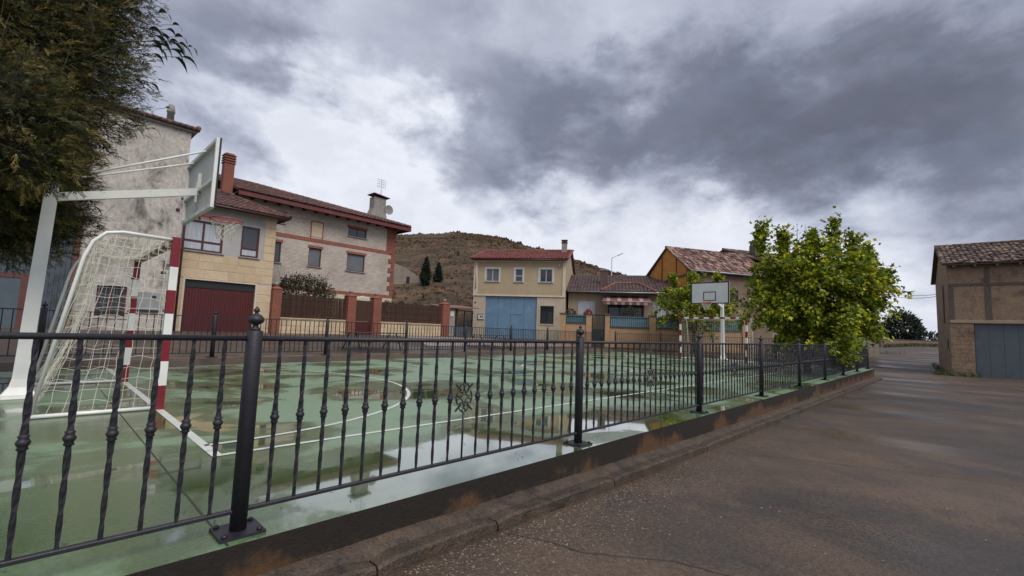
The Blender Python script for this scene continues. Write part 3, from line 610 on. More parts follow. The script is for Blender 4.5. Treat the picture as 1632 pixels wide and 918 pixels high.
def scroll_mesh():
    b = MB()
    def spiral(cx, cz, sx, sz, rot):
        pts = []
        for i in range(15):
            t = i/14; a = math.pi*.55+t*3.9; r = .043*(1-.72*t); x, z = r*math.cos(a)+.0, r*math.sin(a)
            xr = x*math.cos(rot)-z*math.sin(rot); zr = x*math.sin(rot)+z*math.cos(rot); pts.append((cx+sx*xr, 0, cz+sz*zr))
        b.tube(pts, .0055, 5)
    for sx in (-1, 1):
        for sz in (-1, 1): spiral(sx*.034, sz*.058, sx, sz, 0); spiral(sx*.052, sz*.036, sx, sz, 1.2)
    for sz in (-1, 1):
        b.tube([(-.045, 0, sz*.078), (-.03, 0, sz*.10), (0, 0, sz*.110), (.03, 0, sz*.10), (.045, 0, sz*.078)], .0055, 5)
        for sx in (-1, 1): b.bar((sx*.030, 0, sz*.052), (sx*.082, 0, sz*.098), .011, .011)
    for sx in (-1, 1): b.tube([(sx*.06, 0, -.05), (sx*.075, 0, -.025), (sx*.078, 0, 0), (sx*.075, 0, .025), (sx*.06, 0, .05)], .0055, 5)
    return b
def fence(name, label, P, d, n_panels, dp, z0, detail, group, ornament=True, bars=21, post_r=.040, ends=True):
    P = Vector(P); d = Vector(d).normalized(); rz = math.atan2(d.y, d.x)
    t = thing(name, label, 'fence', (P.x, P.y, z0), rz, group)
    hb = .865; bm = baluster_mesh(hb, detail).mesh('baluster', 'iron'); pm = post_mesh(post_r, 1.035).mesh('post', 'iron'); fm = finial_mesh(post_r).mesh('finial', 'iron'); sm = scroll_mesh().mesh('scroll_ornament', 'iron')
    blt = MB().lathe([(.014, .014), (.014, .022), (.006, .03)], 6).mesh('bolt', 'iron_dk'); half = MB(); mid = hb*.52
    half.tube([(0, 0, 0), (0, 0, mid-.105)], [.009, .012], 4); half.tube([(0, 0, mid+.105), (0, 0, hb)], [.0125, .0095], 4); hm = half.mesh('baluster', 'iron')
    for k in range(n_panels+1):
        x = k*dp; p = obj('post', pm, None, t, (x, 0, 0)); obj('finial', fm, None, p, (0, 0, 1.035))
        if detail:
            for sx in (-1, 1):
                for sy in (-1, 1): obj('bolt', blt, None, p, (sx*.08, sy*.075, 0))
    for k in range(n_panels):
        a, b = k*dp+post_r-.004, (k+1)*dp-post_r+.004
        obj('top_rail', MB().tube([(a, 0, .992), (b, 0, .992)], .0145, 10) if detail else MB().box(a, b, -.012, .012, .98, 1.0), 'iron', t)
        obj('bottom_rail', MB().bbox(a, b, -.016, .016, .098, .118, .004), 'iron', t)
        for i in range(1, bars+1):
            x = k*dp+dp*i/(bars+1)
            if ornament and i == 11: q = obj('baluster', hm, None, t, (x, 0, .116)); obj('scroll_ornament', sm, None, q, (0, 0, mid))
            else: obj('baluster', bm, None, t, (x, 0, .116), rz=random.uniform(0, 1.5) if detail else None).rotation_euler.x = random.gauss(0, .003)
    return t
fence('wrought_iron_fence', 'black wrought iron fence with scroll ornaments along the near court edge beside road', (P1-DP, VF), (1, 0), 9, DP, 0, True, 'iron fences round the court')
fdir = Vector((1, .11)).normalized()
fence('iron_railing', 'plain black iron railing along the far court edge facing the houses', (3.08-2.99*4, farv(3.08-2.99*4)+.17), (1, .11), 11, 3.008, .15, False, 'iron fences round the court', ornament=False, post_r=.05)
fence('iron_end_railing', 'black iron railing across the far court end behind the distant goal', (UE+.17, 3.4), (0, 1), 4, 3.0, .15, False, 'iron fences round the court', ornament=False, post_r=.05)
# ------------------------------------------------------------------ sports equipment
def striped_post(h, w, n=10, along='z'):
    b = MB(); e = w/2
    for i in range(n):
        a, c = h*i/n, h*(i+1)/n; mi = 1 if i % 2 == 0 else 0
        vs = [(-e, -e, a), (e, -e, a), (e, e, a), (-e, e, a), (-e, -e, c), (e, -e, c), (e, e, c), (-e, e, c)]
        fs = [(0, 1, 5, 4), (1, 2, 6, 5), (2, 3, 7, 6), (3, 0, 4, 7)]+([(0, 3, 2, 1)] if i == 0 else [])+([(4, 5, 6, 7)] if i == n-1 else [])
        if along == 'y': vs = [(x, z, y) for x, y, z in vs]; fs = [f[::-1] for f in fs]
        b.add(vs, fs, mi)
    return b
def net_patch(mb, fn, nu, nv, r=.0028, sag=.02):
    """diamond-free square mesh: fn(u,v)->point"""
    for i in range(nu+1):
        mb.tube([Vector(fn(i/nu, j/nv))+Vector((random.uniform(-sag, sag), random.uniform(-sag, sag), random.uniform(-sag, sag)))*.5 for j in range(nv+1)], r, 3, cap=False, smooth=False)
    for j in range(nv+1):
        mb.tube([Vector(fn(i/nu, j/nv))+Vector((random.uniform(-sag, sag), random.uniform(-sag, sag), random.uniform(-sag, sag)-.012*math.sin(i*2.1))) for i in range(nu+1)], r, 3, cap=False, smooth=False)
def goal(loc, face, label, full=True):
    """local: goal line x=0 from y=0 to y=3.08; depth towards -x*face"""
    t = thing('goal', label, 'goal', loc, 0, 'goals at the two court ends'); f = -face
    Wd, H = 3.08, 2.06
    for y in (0, Wd): obj('goal_post', striped_post(H-.08, .082, 7), ['white', 'red'], t, (0, y, 0))
    obj('crossbar', striped_post(Wd+.082, .082, 13, 'y'), ['white', 'red'], t, (0, -.041, H-.04))
    d1, d2 = .72, 1.06
    for y in (.0, Wd):
        pts = [(f*.04, y, H-.03), (f*(d1-.22), y, H-.02), (f*(d1-.08), y, H-.05), (f*(d1+.02), y, H-.16), (f*(d1+.08), y, H-.34), (f*d2, y, .03)]
        obj('stay_tube', MB().tube(pts, .020, 8), 'white', t)
        obj('ground_bar', MB().tube([(f*.04, y, .022), (f*d2, y, .022)], .022, 8), 'white', t)
    obj('rear_bar', MB().tube([(f*d2, 0.02, .022), (f*d2, Wd-.02, .022)], .022, 8), 'white', t)
    nb = MB(); g = .13
    def side(y):
        def fn(a, b):
            z = b*(H-.1)+.03; dep = d2+(d1-.02-d2)*b; return (f*dep*a, y+.015*math.sin(b*6), z)
        return fn
    for y in (.005, Wd-.005): net_patch(nb, side(y), 9, 17)
    net_patch(nb, lambda a, b: (f*(d2+(d1-.05-d2)*b-.22*math.sin(b*math.pi)*.55+.05*math.sin(a*9)*.4), .02+a*(Wd-.04), .03+b*(H-.12)), 28, 20)
    net_patch(nb, lambda a, b: (f*(.05+b*(d1-.12)), .02+a*(Wd-.04), H-.05-.10*math.sin(b*math.pi)*math.sin(a*math.pi)), 28, 6)
    obj('net', nb, 'net', t)
    if full:
        cl = MB()
        for y in (0, Wd):
            for z in (.5, 1.15, 1.7): cl.box(f*.05-.012, f*.05+.012, y-.02, y+.02, z, z+.03)
        obj('net_clips', cl, 'blue_grey', t)
    return t
goal((1.10, 6.81, 0), 1, 'red and white striped goal with sagging net nearest the left wall', True)
goal((22.44, 6.81, 0), -1, 'red and white striped goal at the far court end under trees', True)
def hoop(loc, face, label, bw, bh, front=False):
    t = thing('basketball_hoop', label, 'basketball hoop', loc, 0 if face > 0 else math.pi, 'basketball hoops at the two court ends')
    # pole with flared foot
    p = MB()
    def sq(z, a, x=0): return [(x-a, -a, z), (x+a, -a, z), (x+a, a, z), (x-a, a, z)]
    rings = [sq(.012, .16), sq(.05, .155), sq(.14, .10), sq(.24, .078), sq(.30, .075), sq(1.6, .072, .03), sq(2.90, .066, .06)]
    vs = [q for r in rings for q in r]
    p.add(vs, [(4*i+k, 4*i+(k+1) % 4, 4*i+4+(k+1) % 4, 4*i+4+k) for i in range(len(rings)-1) for k in range(4)]+[(24, 25, 26, 27)])
    po = obj('pole', p, 'white', t)
    pl = MB().bbox(-.19, .19, -.19, .19, 0, .014, .004)
    for sx in (-1, 1):
        for sy in (-1, 1): pl.lathe([(.02, .012), (.02, .026), (.01, .034)], 6, c=(sx*.165, sy*.165))
    obj('base_plate', pl, 'white', po)
    L = 1.70; zt = 3.10
    arm = MB(); a0 = Vector((.02, 0, 2.62)); a1 = Vector((L-.02, 0, zt)); arm.bar(a0, a1, .07, .11); ao = obj('arm', arm, 'white', t)
    br = MB(); br.bar((.03, -.045, 2.75), (.03, -.045, 3.0), .02, .05); obj('strut', MB().tube([(.06, .03, 2.86), (L-.05, .42, 3.66)], .016, 6), 'white', t); obj('strut', MB().tube([(.06, -.03, 2.86), (L-.05, -.42, 3.66)], .016, 6), 'white', t)
    z0, z1 = 2.70, 2.70+bh
    bd = MB(); bd.box(L, L+.022, -bw/2, bw/2, z0, z1); bo = obj('backboard', bd, 'boardw' if front else 'board', t)
    fr = MB(); e = .05
    for (y0_, y1_, a, c) in ((-bw/2, bw/2, z0, z0+e), (-bw/2, bw/2, z1-e, z1), (-bw/2, -bw/2+e, z0+e, z1-e), (bw/2-e, bw/2, z0+e, z1-e), (-bw/2+e, bw/2-e, z0+.40, z0+.44), (-.03, .03, z0+.44, z0+.70)): fr.box(L-.045, L-.001, y0_, y1_, a, c)
    fr.box(L-.06, L-.046, -.06, .06, zt-.18, zt+.14)
    obj('back_frame', fr, 'white', bo)
    ln = MB(); x0, x1 = L+.0222, L+.0245; e = .05
    for (y0_, y1_, a, c) in ((-bw/2, bw/2, z0, z0+e), (-bw/2, bw/2, z1-e, z1), (-bw/2, -bw/2+e, z0+e, z1-e), (bw/2-e, bw/2, z0+e, z1-e), (-.30, .30, z0+.14, z0+.18), (-.30, .30, z0+.55, z0+.59), (-.30, -.26, z0+.18, z0+.55), (.26, .30, z0+.18, z0+.55)): ln.box(x0, x1, y0_, y1_, a, c)
    ln.box(L-.001, L+.0223, bw/2, bw/2+.006, z0, z1); ln.box(L-.001, L+.0223, -bw/2-.006, -bw/2, z0, z1)
    obj('board_marking', ln, 'black', bo)
    for y in (-bw*.4, -bw*.2, 0, bw*.2, bw*.4): obj('bolt', MB().box(L-.052, L-.0455, y-.014, y+.014, z0+.012, z0+.038), 'metal', bo)
    rc = Vector((L+.40, 0, 2.73)); rr = .225
    ring = MB(); ring.tube([rc+Vector((math.cos(a), math.sin(a), 0))*rr for a in np.linspace(0, 2*math.pi, 28, endpoint=False)], .011, 6, closed=True)
    ring.box(L+.0246, L+.04, -.07, .07, 2.66, 2.80); ring.bar((L+.03, -.05, 2.735), (L+.19, -.07, 2.735), .02, .02); ring.bar((L+.03, .05, 2.735), (L+.19, .07, 2.735), .02, .02)
    for k in range(12):
        a = 2*math.pi*k/12; c = rc+Vector((math.cos(a), math.sin(a), 0))*rr; d = Vector((-math.sin(a), math.cos(a), 0))
        ring.tube([c+d*.035-Vector((0, 0, .006)), c+d*.02-Vector((0, 0, .035)), c-d*.02-Vector((0, 0, .035)), c-d*.035-Vector((0, 0, .006))], .004, 4)
    ro = obj('rim', ring, 'rim', t)
    nt_ = MB()
    for s in (-1, 1):
        for k in range(12):
            pts = []
            for j in range(7):
                q = j/6; a = 2*math.pi*(k+s*j*.5)/12; r = rr*(1-.55*q**.8); pts.append(rc+Vector((math.cos(a)*r, math.sin(a)*r, -.03-.30*q+random.uniform(-.012, .012))))
            nt_.tube(pts, .004, 3, cap=False, smooth=False)
    obj('hoop_net', nt_, 'net', ro)
    return t
hoop((-.07, 8.62, 0), 1, 'white basketball hoop on a cranked pole beside the left tree', 1.93, 1.04)
hoop((24.15, 8.45, 0), -1, 'white basketball hoop with black bordered board at the far court end', 1.80, 1.05, True)
# ------------------------------------------------------------------ houses
ANG = R(1.6); TB = (4.12, 23.59, 0)
def gutter(par, x0, x1, y, z, r=.05, m='frame_dk', down=None):
    o = MB().tube([(x0, y, z), (x1, y, z)], r, 8)
    if down: o.tube([(down[0], y, z), (down[0], y+.12, z-.15), (down[0], down[1], z-.4), (down[0], down[1], down[2])], r*.75, 8)
    return obj('gutter', o, m, par)
def build_tan():
    t = thing('stone_clad_house', 'tan stone house with dark red garage door beside the whitewashed wall', 'house', TB, ANG)
    gar = (.13, 2.90, .2, 2.76); w1 = (-.12, 1.40, 4.02, 5.36); w2 = (2.13, 2.90, 4.02, 5.46)
    wl = house_shell(t, -.30, 3.62, 0, 9, .1, 6.1, [gar, w1, w2], 'plaster_grey')
    stone_rows(wl, -.20, 3.62, .3, 2.76, 0, .40, .55, 1.05, [gar], proud=.012); stone_rows(wl, -.20, 3.62, 2.83, 3.95, 0, .38, .55, 1.05, proud=.012); stone_rows(wl, 3.12, 3.62, 3.95, 6.02, 0, .40, .3, .5)
    dr = MB(); dr.box(.13, 2.90, .10, .13, .2, 2.42); d = obj('garage_door', dr, 'garage_red', t)
    n = 26
    for i in range(n): x = .13+2.77*i/n; obj('plank', MB().bbox(x+.006, x+2.77/n-.006, .082, .10, .3, 2.40, .004), 'garage_red', d)
    obj('door_head', MB().box(.13, 2.90, .06, .13, 2.425, 2.755), 'iron_dk', t)
    o = MB(); o.box(.05, .13, -.045, .04, .2, 2.82); o.box(2.90, 2.98, -.045, .04, .2, 2.82); o.box(.13, 2.90, -.045, .04, 2.76, 2.82); obj('door_surround', o, 'cream', t)
    window(t, *w1, fm='frame_dk', mull=2, trans=4.45, sill='concrete', gm='curtain', fw=.085); window(t, *w2, mull=1, trans=4.42, sill='concrete', curtain='low', fw=.085)
    r = roof_gable(t, .02, 3.55, 0, 5.45, 6.12, 7.55, 'tile', oh=.5, yr=2.96, back=False, hipR=2.4)
    gutter(t, -.4, 3.75, -.56, 6.05, .05)
    ch = MB(); ch.box(1.86, 2.32, 2.7, 3.14, 6.4, 9.05); c = obj('chimney', ch, 'brick_red', t)
    cap = MB()
    for k in range(4): z = 9.06+.13*k; cap.box(1.82, 2.36, 2.66, 3.18, z, z+.06); cap.box(1.90, 2.28, 2.74, 3.10, z+.06, z+.13)
    obj('chimney_cap', cap, 'brick_red', c)
    return t
build_tan()
def build_whitewash():
    t = thing('whitewashed_house', 'tall old whitewashed house with stained bare wall behind the left goal', 'house', TB, ANG)
    win = (-2.66, -1.78, 1.05, 2.22)
    wl = house_shell(t, -3.25, -.24, -.35, 7, 0, 9.0, [win], 'plaster_old')
    f = window(t, *win, y=-.35, fm='wood_red', mull=2, rev=.13, grille=True, surround='plaster_grey')
    cor = MB(); cor.box(-3.35, -.10, -.47, 7.1, 9.0, 9.10); obj('cornice', cor, 'concrete', t)
    tl = MB()
    n = 15
    for i in range(n): x = -3.35+3.3*i/n; tl.tube([(x, -.5, 9.16), (x+3.3/n*1.04, -.5, 9.16)], [.10, .085], 8)
    tl.tube([(-.10, -.62, 9.14), (-.02, -.62, 9.14)], .13, 10); tl.tube([(-.06, -.6, 9.2), (-.06, 7, 9.2)], .10, 8)
    obj('verge_tiles', tl, 'tile', t, kind='stuff')
    pp = MB().lathe([(.13, 9.1), (.13, 9.75), (.155, 9.76), (.155, 9.80), (.11, 10.08), (.09, 10.1)], 12, c=(-.95, .1)); obj('chimney_pipe', pp, 'concrete', t)
    bx = MB().bbox(-1.43, -.70, -.43, -.35, 1.35, 2.06, .01); b = obj('utility_box', bx, 'box', t); obj('box_window', MB().box(-1.0, -.86, -.437, -.4301, 1.82, 1.93), 'black', b); obj('box_base', MB().box(-1.4, -.73, -.44, -.35, 1.30, 1.3499), 'iron_dk', b)
    la = MB().tube([(-.72, -.35, 3.42), (-.74, -.55, 3.40), (-.75, -.6, 3.1), (-.75, -.6, 2.98)], .014, 6); la.lathe([(.015, 2.98), (.06, 2.94), (.10, 2.84), (.09, 2.83)], 10, c=(-.75, -.6)); obj('wall_lamp', la, 'iron_dk', t)
    pi = MB().tube([(-.16, -.30, 6.0), (-.16, -.38, 5.7), (-.16, -.38, .5)], .045, 8); obj('downpipe', pi, 'frame_dk', t)
    vt = MB().tube([(-.45, -.42, 5.6), (-.45, -.34, 5.6)], .07, 10); obj('vent', vt, 'rust', t)
    return t
build_whitewash()
def build_shed():
    t = thing('metal_shed', 'blue grey corrugated metal shed with rust red door frame at far left', 'shed', TB, ANG)
    b = MB(); n = 160; x0, x1 = -13.5, -3.27; vs = []
    for i in range(n*2+1):
        x = x0+(x1-x0)*i/(n*2); y = -.37-(.025 if i % 4 in (1, 2) else 0); vs += [(x, y, .05), (x, y, 4.6)]
    b.add(vs, [(2*i, 2*i+2, 2*i+3, 2*i+1) for i in range(n*2)])
    b.quad((x1, -.37, .05), (x1, 6, .05), (x1, 6, 4.6), (x1, -.37, 4.6)); b.quad((x0, 6, .05), (x0, -.37, .05), (x0, -.37, 4.6), (x0, 6, 4.6))
    obj('sheet_wall', b, 'blue_grey', t)
    r = MB(); sheet(r, (x0-.2, -.7, 4.6), (x1+.02, -.7, 4.6), (x1+.02, 6.2, 5.6), (x0-.2, 6.2, 5.6), .08); obj('roof', r, 'tile', t)
    d = MB(); d.box(-7.3, -4.62, -.44, -.41, .1, 2.25); do = obj('door', d, 'blue_grey', t)
    f = MB(); f.box(-4.62, -4.40, -.46, -.40, .1, 2.40); f.box(-7.5, -7.3, -.46, -.40, .1, 2.40); f.box(-7.3, -4.62, -.46, -.40, 2.25, 2.40); obj('door_frame', f, 'rust', do)
    p = MB(); p.box(-3.42, -3.26, -.46, -.40, .05, 4.6); obj('corner_post', p, 'rust', t)
    return t
build_shed()
def build_brick():
    y0 = 3.0
    t = thing('brick_house', 'pale grey brick house with orange brick bands and overhanging tiled roof', 'house', TB, ANG)
    H = [(4.62, 5.02, 4.33, 5.46), (6.55, 7.30, 4.36, 5.44), (8.92, 10.12, 4.38, 5.46), (8.88, 10.14, 6.54, 7.08), (4.55, 5.09, 6.55, 7.06)]
    wl = house_shell(t, 1.5, 12.25, y0, 12, .3, 7.62, H, 'brick_grey')
    bd = MB(); bd.box(1.5, 12.25, y0-.03, y0+.01, 5.80, 6.0); obj('brick_band', bd, 'band', t); bd = MB(); bd.box(1.5, 12.25, y0-.04, y0+.01, 2.9, 3.08); obj('brick_band', bd, 'band', t)
    obj('plinth', MB().box(1.5, 12.27, y0-.02, y0+.01, .3, 2.88), 'cream', t)
    q = MB(); z = 3.1; k = 0
    while z < 7.5:
        obj('quoin', MB().bbox(12.25-(.42 if k % 2 else .22), 12.29, y0-.045, y0+.3, z+.004, min(z+.30, 7.6)-.004, .006), 'brick_red', t); z += .30; k += 1
    obj('corner_pier', MB().box(11.62, 12.24, y0-.035, y0+.01, 6.02, 7.6), 'brick_red', t)
    for i, h in enumerate(H): window(t, *h, y=y0, fm='frame_dk', gm='shutter' if i in (1, 2) else 'glass', mull=2 if i == 3 else 1, sill='concrete', lintel='band', fw=.055, rev=.12)
    pq = MB(); pq.box(6.62, 7.25, y0-.02, y0+.01, 6.1, 6.96); p = obj('wall_plaque', pq, 'stone', t); e = MB(); e.box(6.56, 6.62, y0-.03, y0+.01, 6.02, 7.02); e.box(7.25, 7.31, y0-.03, y0+.01, 6.02, 7.02); e.box(6.62, 7.25, y0-.03, y0+.01, 6.96, 7.02); obj('plaque_border', e, 'band', p)
    # roof: long front slope, hip descending to the right
    ze, zr, yr = 7.72, 9.55, 7.5; xa, xb, ya, yb, hr = 2.48, 12.95, y0-.75, 12.6, 8.3
    r = MB(); sheet(r, (xa, ya, ze), (xb, ya, ze), (xb-hr, yr, zr), (xa, yr, zr), .06); sheet(r, (xb, yb, ze), (xa, yb, ze), (xa, yr, zr), (xb-hr, yr, zr), .06)
    r.add([(xb, ya, ze), (xb, yb, ze), (xb-hr, yr, zr)], [(0, 1, 2)]); ro = obj('roof', r, 'wood_red', t)
    up = Vector((0, yr-ya, zr-ze)); T = up.length; L = xb-xa; tl = MB()
    tile_plane(tl, (xa, ya-.05, ze+.01), (1, 0, 0), up, L, lambda s: min(T, T*(L-s)/hr), w=.25, row=.4, amp=.07)
    u2 = Vector((-hr, 0, zr-ze)); T2 = u2.length; L2 = yb-ya; f = (yr-ya)/L2
    tile_plane(tl, (xb+.05, ya, ze+.01), (0, 1, 0), u2, L2, lambda s: T2*min(s/(f*L2), (L2-s)/((1-f)*L2)), w=.25, row=.4, amp=.07)
    p, q = Vector((xb, ya, ze+.06)), Vector((xb-hr, yr, zr+.06)); n = 26
    for i in range(n): tl.tube([p+(q-p)*(i/n), p+(q-p)*((i+1.06)/n)], [.11, .09], 8, cap=False)
    tl.tube([(xa, yr, zr+.05), (xb-hr, yr, zr+.05)], .1, 8)
    obj('roof_tiles', tl, 'tile', ro, kind='stuff')
    fa = MB(); fa.box(xa, xb+.02, ya-.03, ya+.02, ze-.26, ze-.055); fa.box(xb-.02, xb+.03, ya+.02, yb, ze-.26, ze-.055); obj('fascia', fa, 'wood_red', ro)
    so_ = MB(); so_.box(xa, xb-.021, ya+.021, y0, ze-.11, ze-.065); so_.box(12.25, xb-.022, y0, yb, ze-.11, ze-.065); obj('soffit', so_, 'wood_red', ro)
    for i in range(15): x = 2.6+.68*i; obj('rafter_end', MB().box(x, x+.11, ya+.03, y0-.001, ze-.24, ze-.111), 'frame_dk', ro)
    # grey chimney with tilted cowl, antenna and dish
    ch = MB(); a = [(10.75, 12.15, 3.9, 4.7, 8.0), (11.1, 12.0, 4.0, 4.6, 9.0), (11.1, 12.0, 4.0, 4.6, 9.75)]
    vs = []
    for (x0, x1, y_, y2, z) in a: vs += [(x0, y_, z), (x1, y_, z), (x1, y2, z), (x0, y2, z)]
    ch.add(vs, [(4*i+k, 4*i+(k+1) % 4, 4*i+4+(k+1) % 4, 4*i+4+k) for i in range(2) for k in range(4)]+[(8, 9, 10, 11)]); c = obj('chimney', ch, 'concrete', t)
    cw = MB(); sheet(cw, (10.98, 3.85, 9.98), (12.2, 3.85, 9.86), (12.2, 4.75, 9.86), (10.98, 4.75, 9.98), .05)
    for x in (11.2, 11.9): cw.box(x-.03, x+.03, 4.1, 4.16, 9.751, 9.86); cw.box(x-.03, x+.03, 4.45, 4.51, 9.751, 9.86)
    obj('cowl', cw, 'frame_dk', c); obj('chimney_flashing', MB().box(10.9, 12.3, 3.84, 4.78, 7.75, 8.12), 'brick_red', c)
    an = MB(); an.tube([(11.95, 4.65, 9.2), (11.95, 4.65, 11.3)], .022, 6)
    for z in (10.75, 10.95, 11.1, 11.25): an.tube([(11.62, 4.65, z), (12.28, 4.65, z)], .010, 4)
    for x in (11.65, 11.8, 12.1, 12.25): an.tube([(x, 4.65, 10.6), (x, 4.65, 11.3)], .008, 4)
    obj('antenna', an, 'metal', c)
    dm = MB(); vs = []; nn = 14
    for k in range(4):
        for j in range(nn): q = 2*math.pi*j/nn; r_ = .11*k+.001; vs.append((12.22+r_*math.cos(q), 3.98-.05*(r_/.33)**2, 9.05+r_*math.sin(q)))
    dm.add(vs, [(k*nn+j, k*nn+(j+1) % nn, (k+1)*nn+(j+1) % nn, (k+1)*nn+j) for k in range(3) for j in range(nn)], 0, True); dm.tube([(12.0, 4.1, 9.0), (12.22, 3.98, 9.05)], .02, 5); obj('satellite_dish', dm, 'concrete', c)
    return t
build_brick()
def build_garden_wall():
    t = thing('garden_wall', 'garden wall of tan stone with brick pillars and brown reed screens', 'wall', TB, ANG)
    pil = [(3.64, 4.05), (7.50, 7.98), (9.05, 9.55), (14.05, 14.62)]
    for i, (a, b) in enumerate(pil):
        p = obj('pillar', MB().box(a, b, -.24, .24, .1, 2.62 if i else 2.66), 'brick_red', t); c = (a+b)/2
        cap = MB(); z = 2.62 if i else 2.66; vs = [(a-.03, -.27, z), (b+.03, -.27, z), (b+.03, .27, z), (a-.03, .27, z), (c-.06, -.06, z+.14), (c+.06, -.06, z+.14), (c+.06, .06, z+.14), (c-.06, .06, z+.14)]
        cap.add(vs, [(0, 1, 5, 4), (1, 2, 6, 5), (2, 3, 7, 6), (3, 0, 4, 7), (4, 5, 6, 7), (3, 2, 1, 0)]); obj('pillar_cap', cap, 'brick_red', p)
        obj('ball', MB().lathe([(.01, z+.13), (.09, z+.17), (.115, z+.24), (.09, z+.31), (.01, z+.345)], 10, c=(c, 0)), 'concrete', p)
    for (a, b) in ((4.06, 7.49), (9.56, 14.04)):
        w_ = obj('base_wall', MB().box(a, b, -.10, .12, .1, 1.24), 'stone_c', t); stone_rows(w_, a, b, .35, 1.22, -.10, .29, .38, .62, proud=.018); obj('wall_coping', MB().bbox(a, b, -.14, .16, 1.241, 1.29, .01), 'stone_b', w_)
        rs = MB(); x = a+.02
        while x < b-.02: h = 2.44+random.uniform(-.03, .03); y = random.uniform(-.006, .006); rs.tube([(x, y, 1.292), (x+random.uniform(-.006, .006), y, h)], .0155, 4, smooth=False); x += .030
        obj('reed_screen', rs, 'reed', t, kind='stuff'); wr = MB()
        for z in (1.5, 1.85, 2.2): wr.box(a+.02, b-.02, -.026, -.021, z, z+.008)
        obj('wire', wr, 'iron_dk', t)
    g = MB(); g.box(8.0, 9.03, -.03, .03, .3, 1.25); go = obj('gate', g, 'garage_red', t)
    for i in range(9): x = 8.02+i*.112; obj('gate_board', MB().box(x, x+.1, -.02, .02, 1.26, 2.42), 'reed', go)
    ar = MB(); ar.tube([(8.02, 0, 2.43), (8.2, 0, 2.58), (8.5, 0, 2.68), (8.83, 0, 2.58), (9.01, 0, 2.43)], .018, 6)
    for x in (8.2, 8.35, 8.5, 8.65, 8.83): ar.tube([(x, 0, 2.42), (x, 0, 2.67-abs(x-8.5)*.28)], .010, 4)
    obj('gate_arch', ar, 'white', go)
    return t
build_garden_wall()
def side_gate():
    t = thing('side_gate', 'dark metal gate with grey lower panel beside the beige house', 'gate', (18.7, 24.0, 0), R(-8))
    obj('gate_post', MB().box(.10, .62, 0, .4, .3, 2.35), 'concrete', t); obj('meter_box', MB().box(.24, .50, -.03, -.001, 1.85, 2.2), 'sign', t)
    f = MB(); f.box(.72, .78, .1, .16, .55, 2.3); f.box(2.05, 2.11, .1, .16, .55, 2.3); f.box(.78, 2.05, .1, .16, 2.24, 2.3); f.box(1.4, 1.46, .1, .16, .55, 2.24); fo = obj('gate_frame', f, 'iron_dk', t)
    obj('gate_panel', MB().box(.78, 1.40, .115, .145, .6, 1.2), 'blue_grey', fo); obj('gate_panel', MB().box(1.46, 2.05, .115, .145, .6, 1.2), 'blue_grey', fo)
    for i in range(12): x = .86+i*.105; obj('gate_bar', MB().box(x-.008, x+.008, .12, .14, 1.2, 2.24), 'iron_dk', fo)
    pr = MB(); sheet(pr, (-.1, -.2, 2.42), (2.4, -.2, 2.52), (2.4, 2.6, 2.75), (-.1, 2.6, 2.7), .06); obj('porch_roof', pr, 'tile_old', t)
    bw = MB(); bw.box(.1, 2.3, 2.4, 2.5, .3, 2.6); obj('porch_wall', bw, 'brown_wall', t)
    return t
side_gate()
FA = R(-57.5)
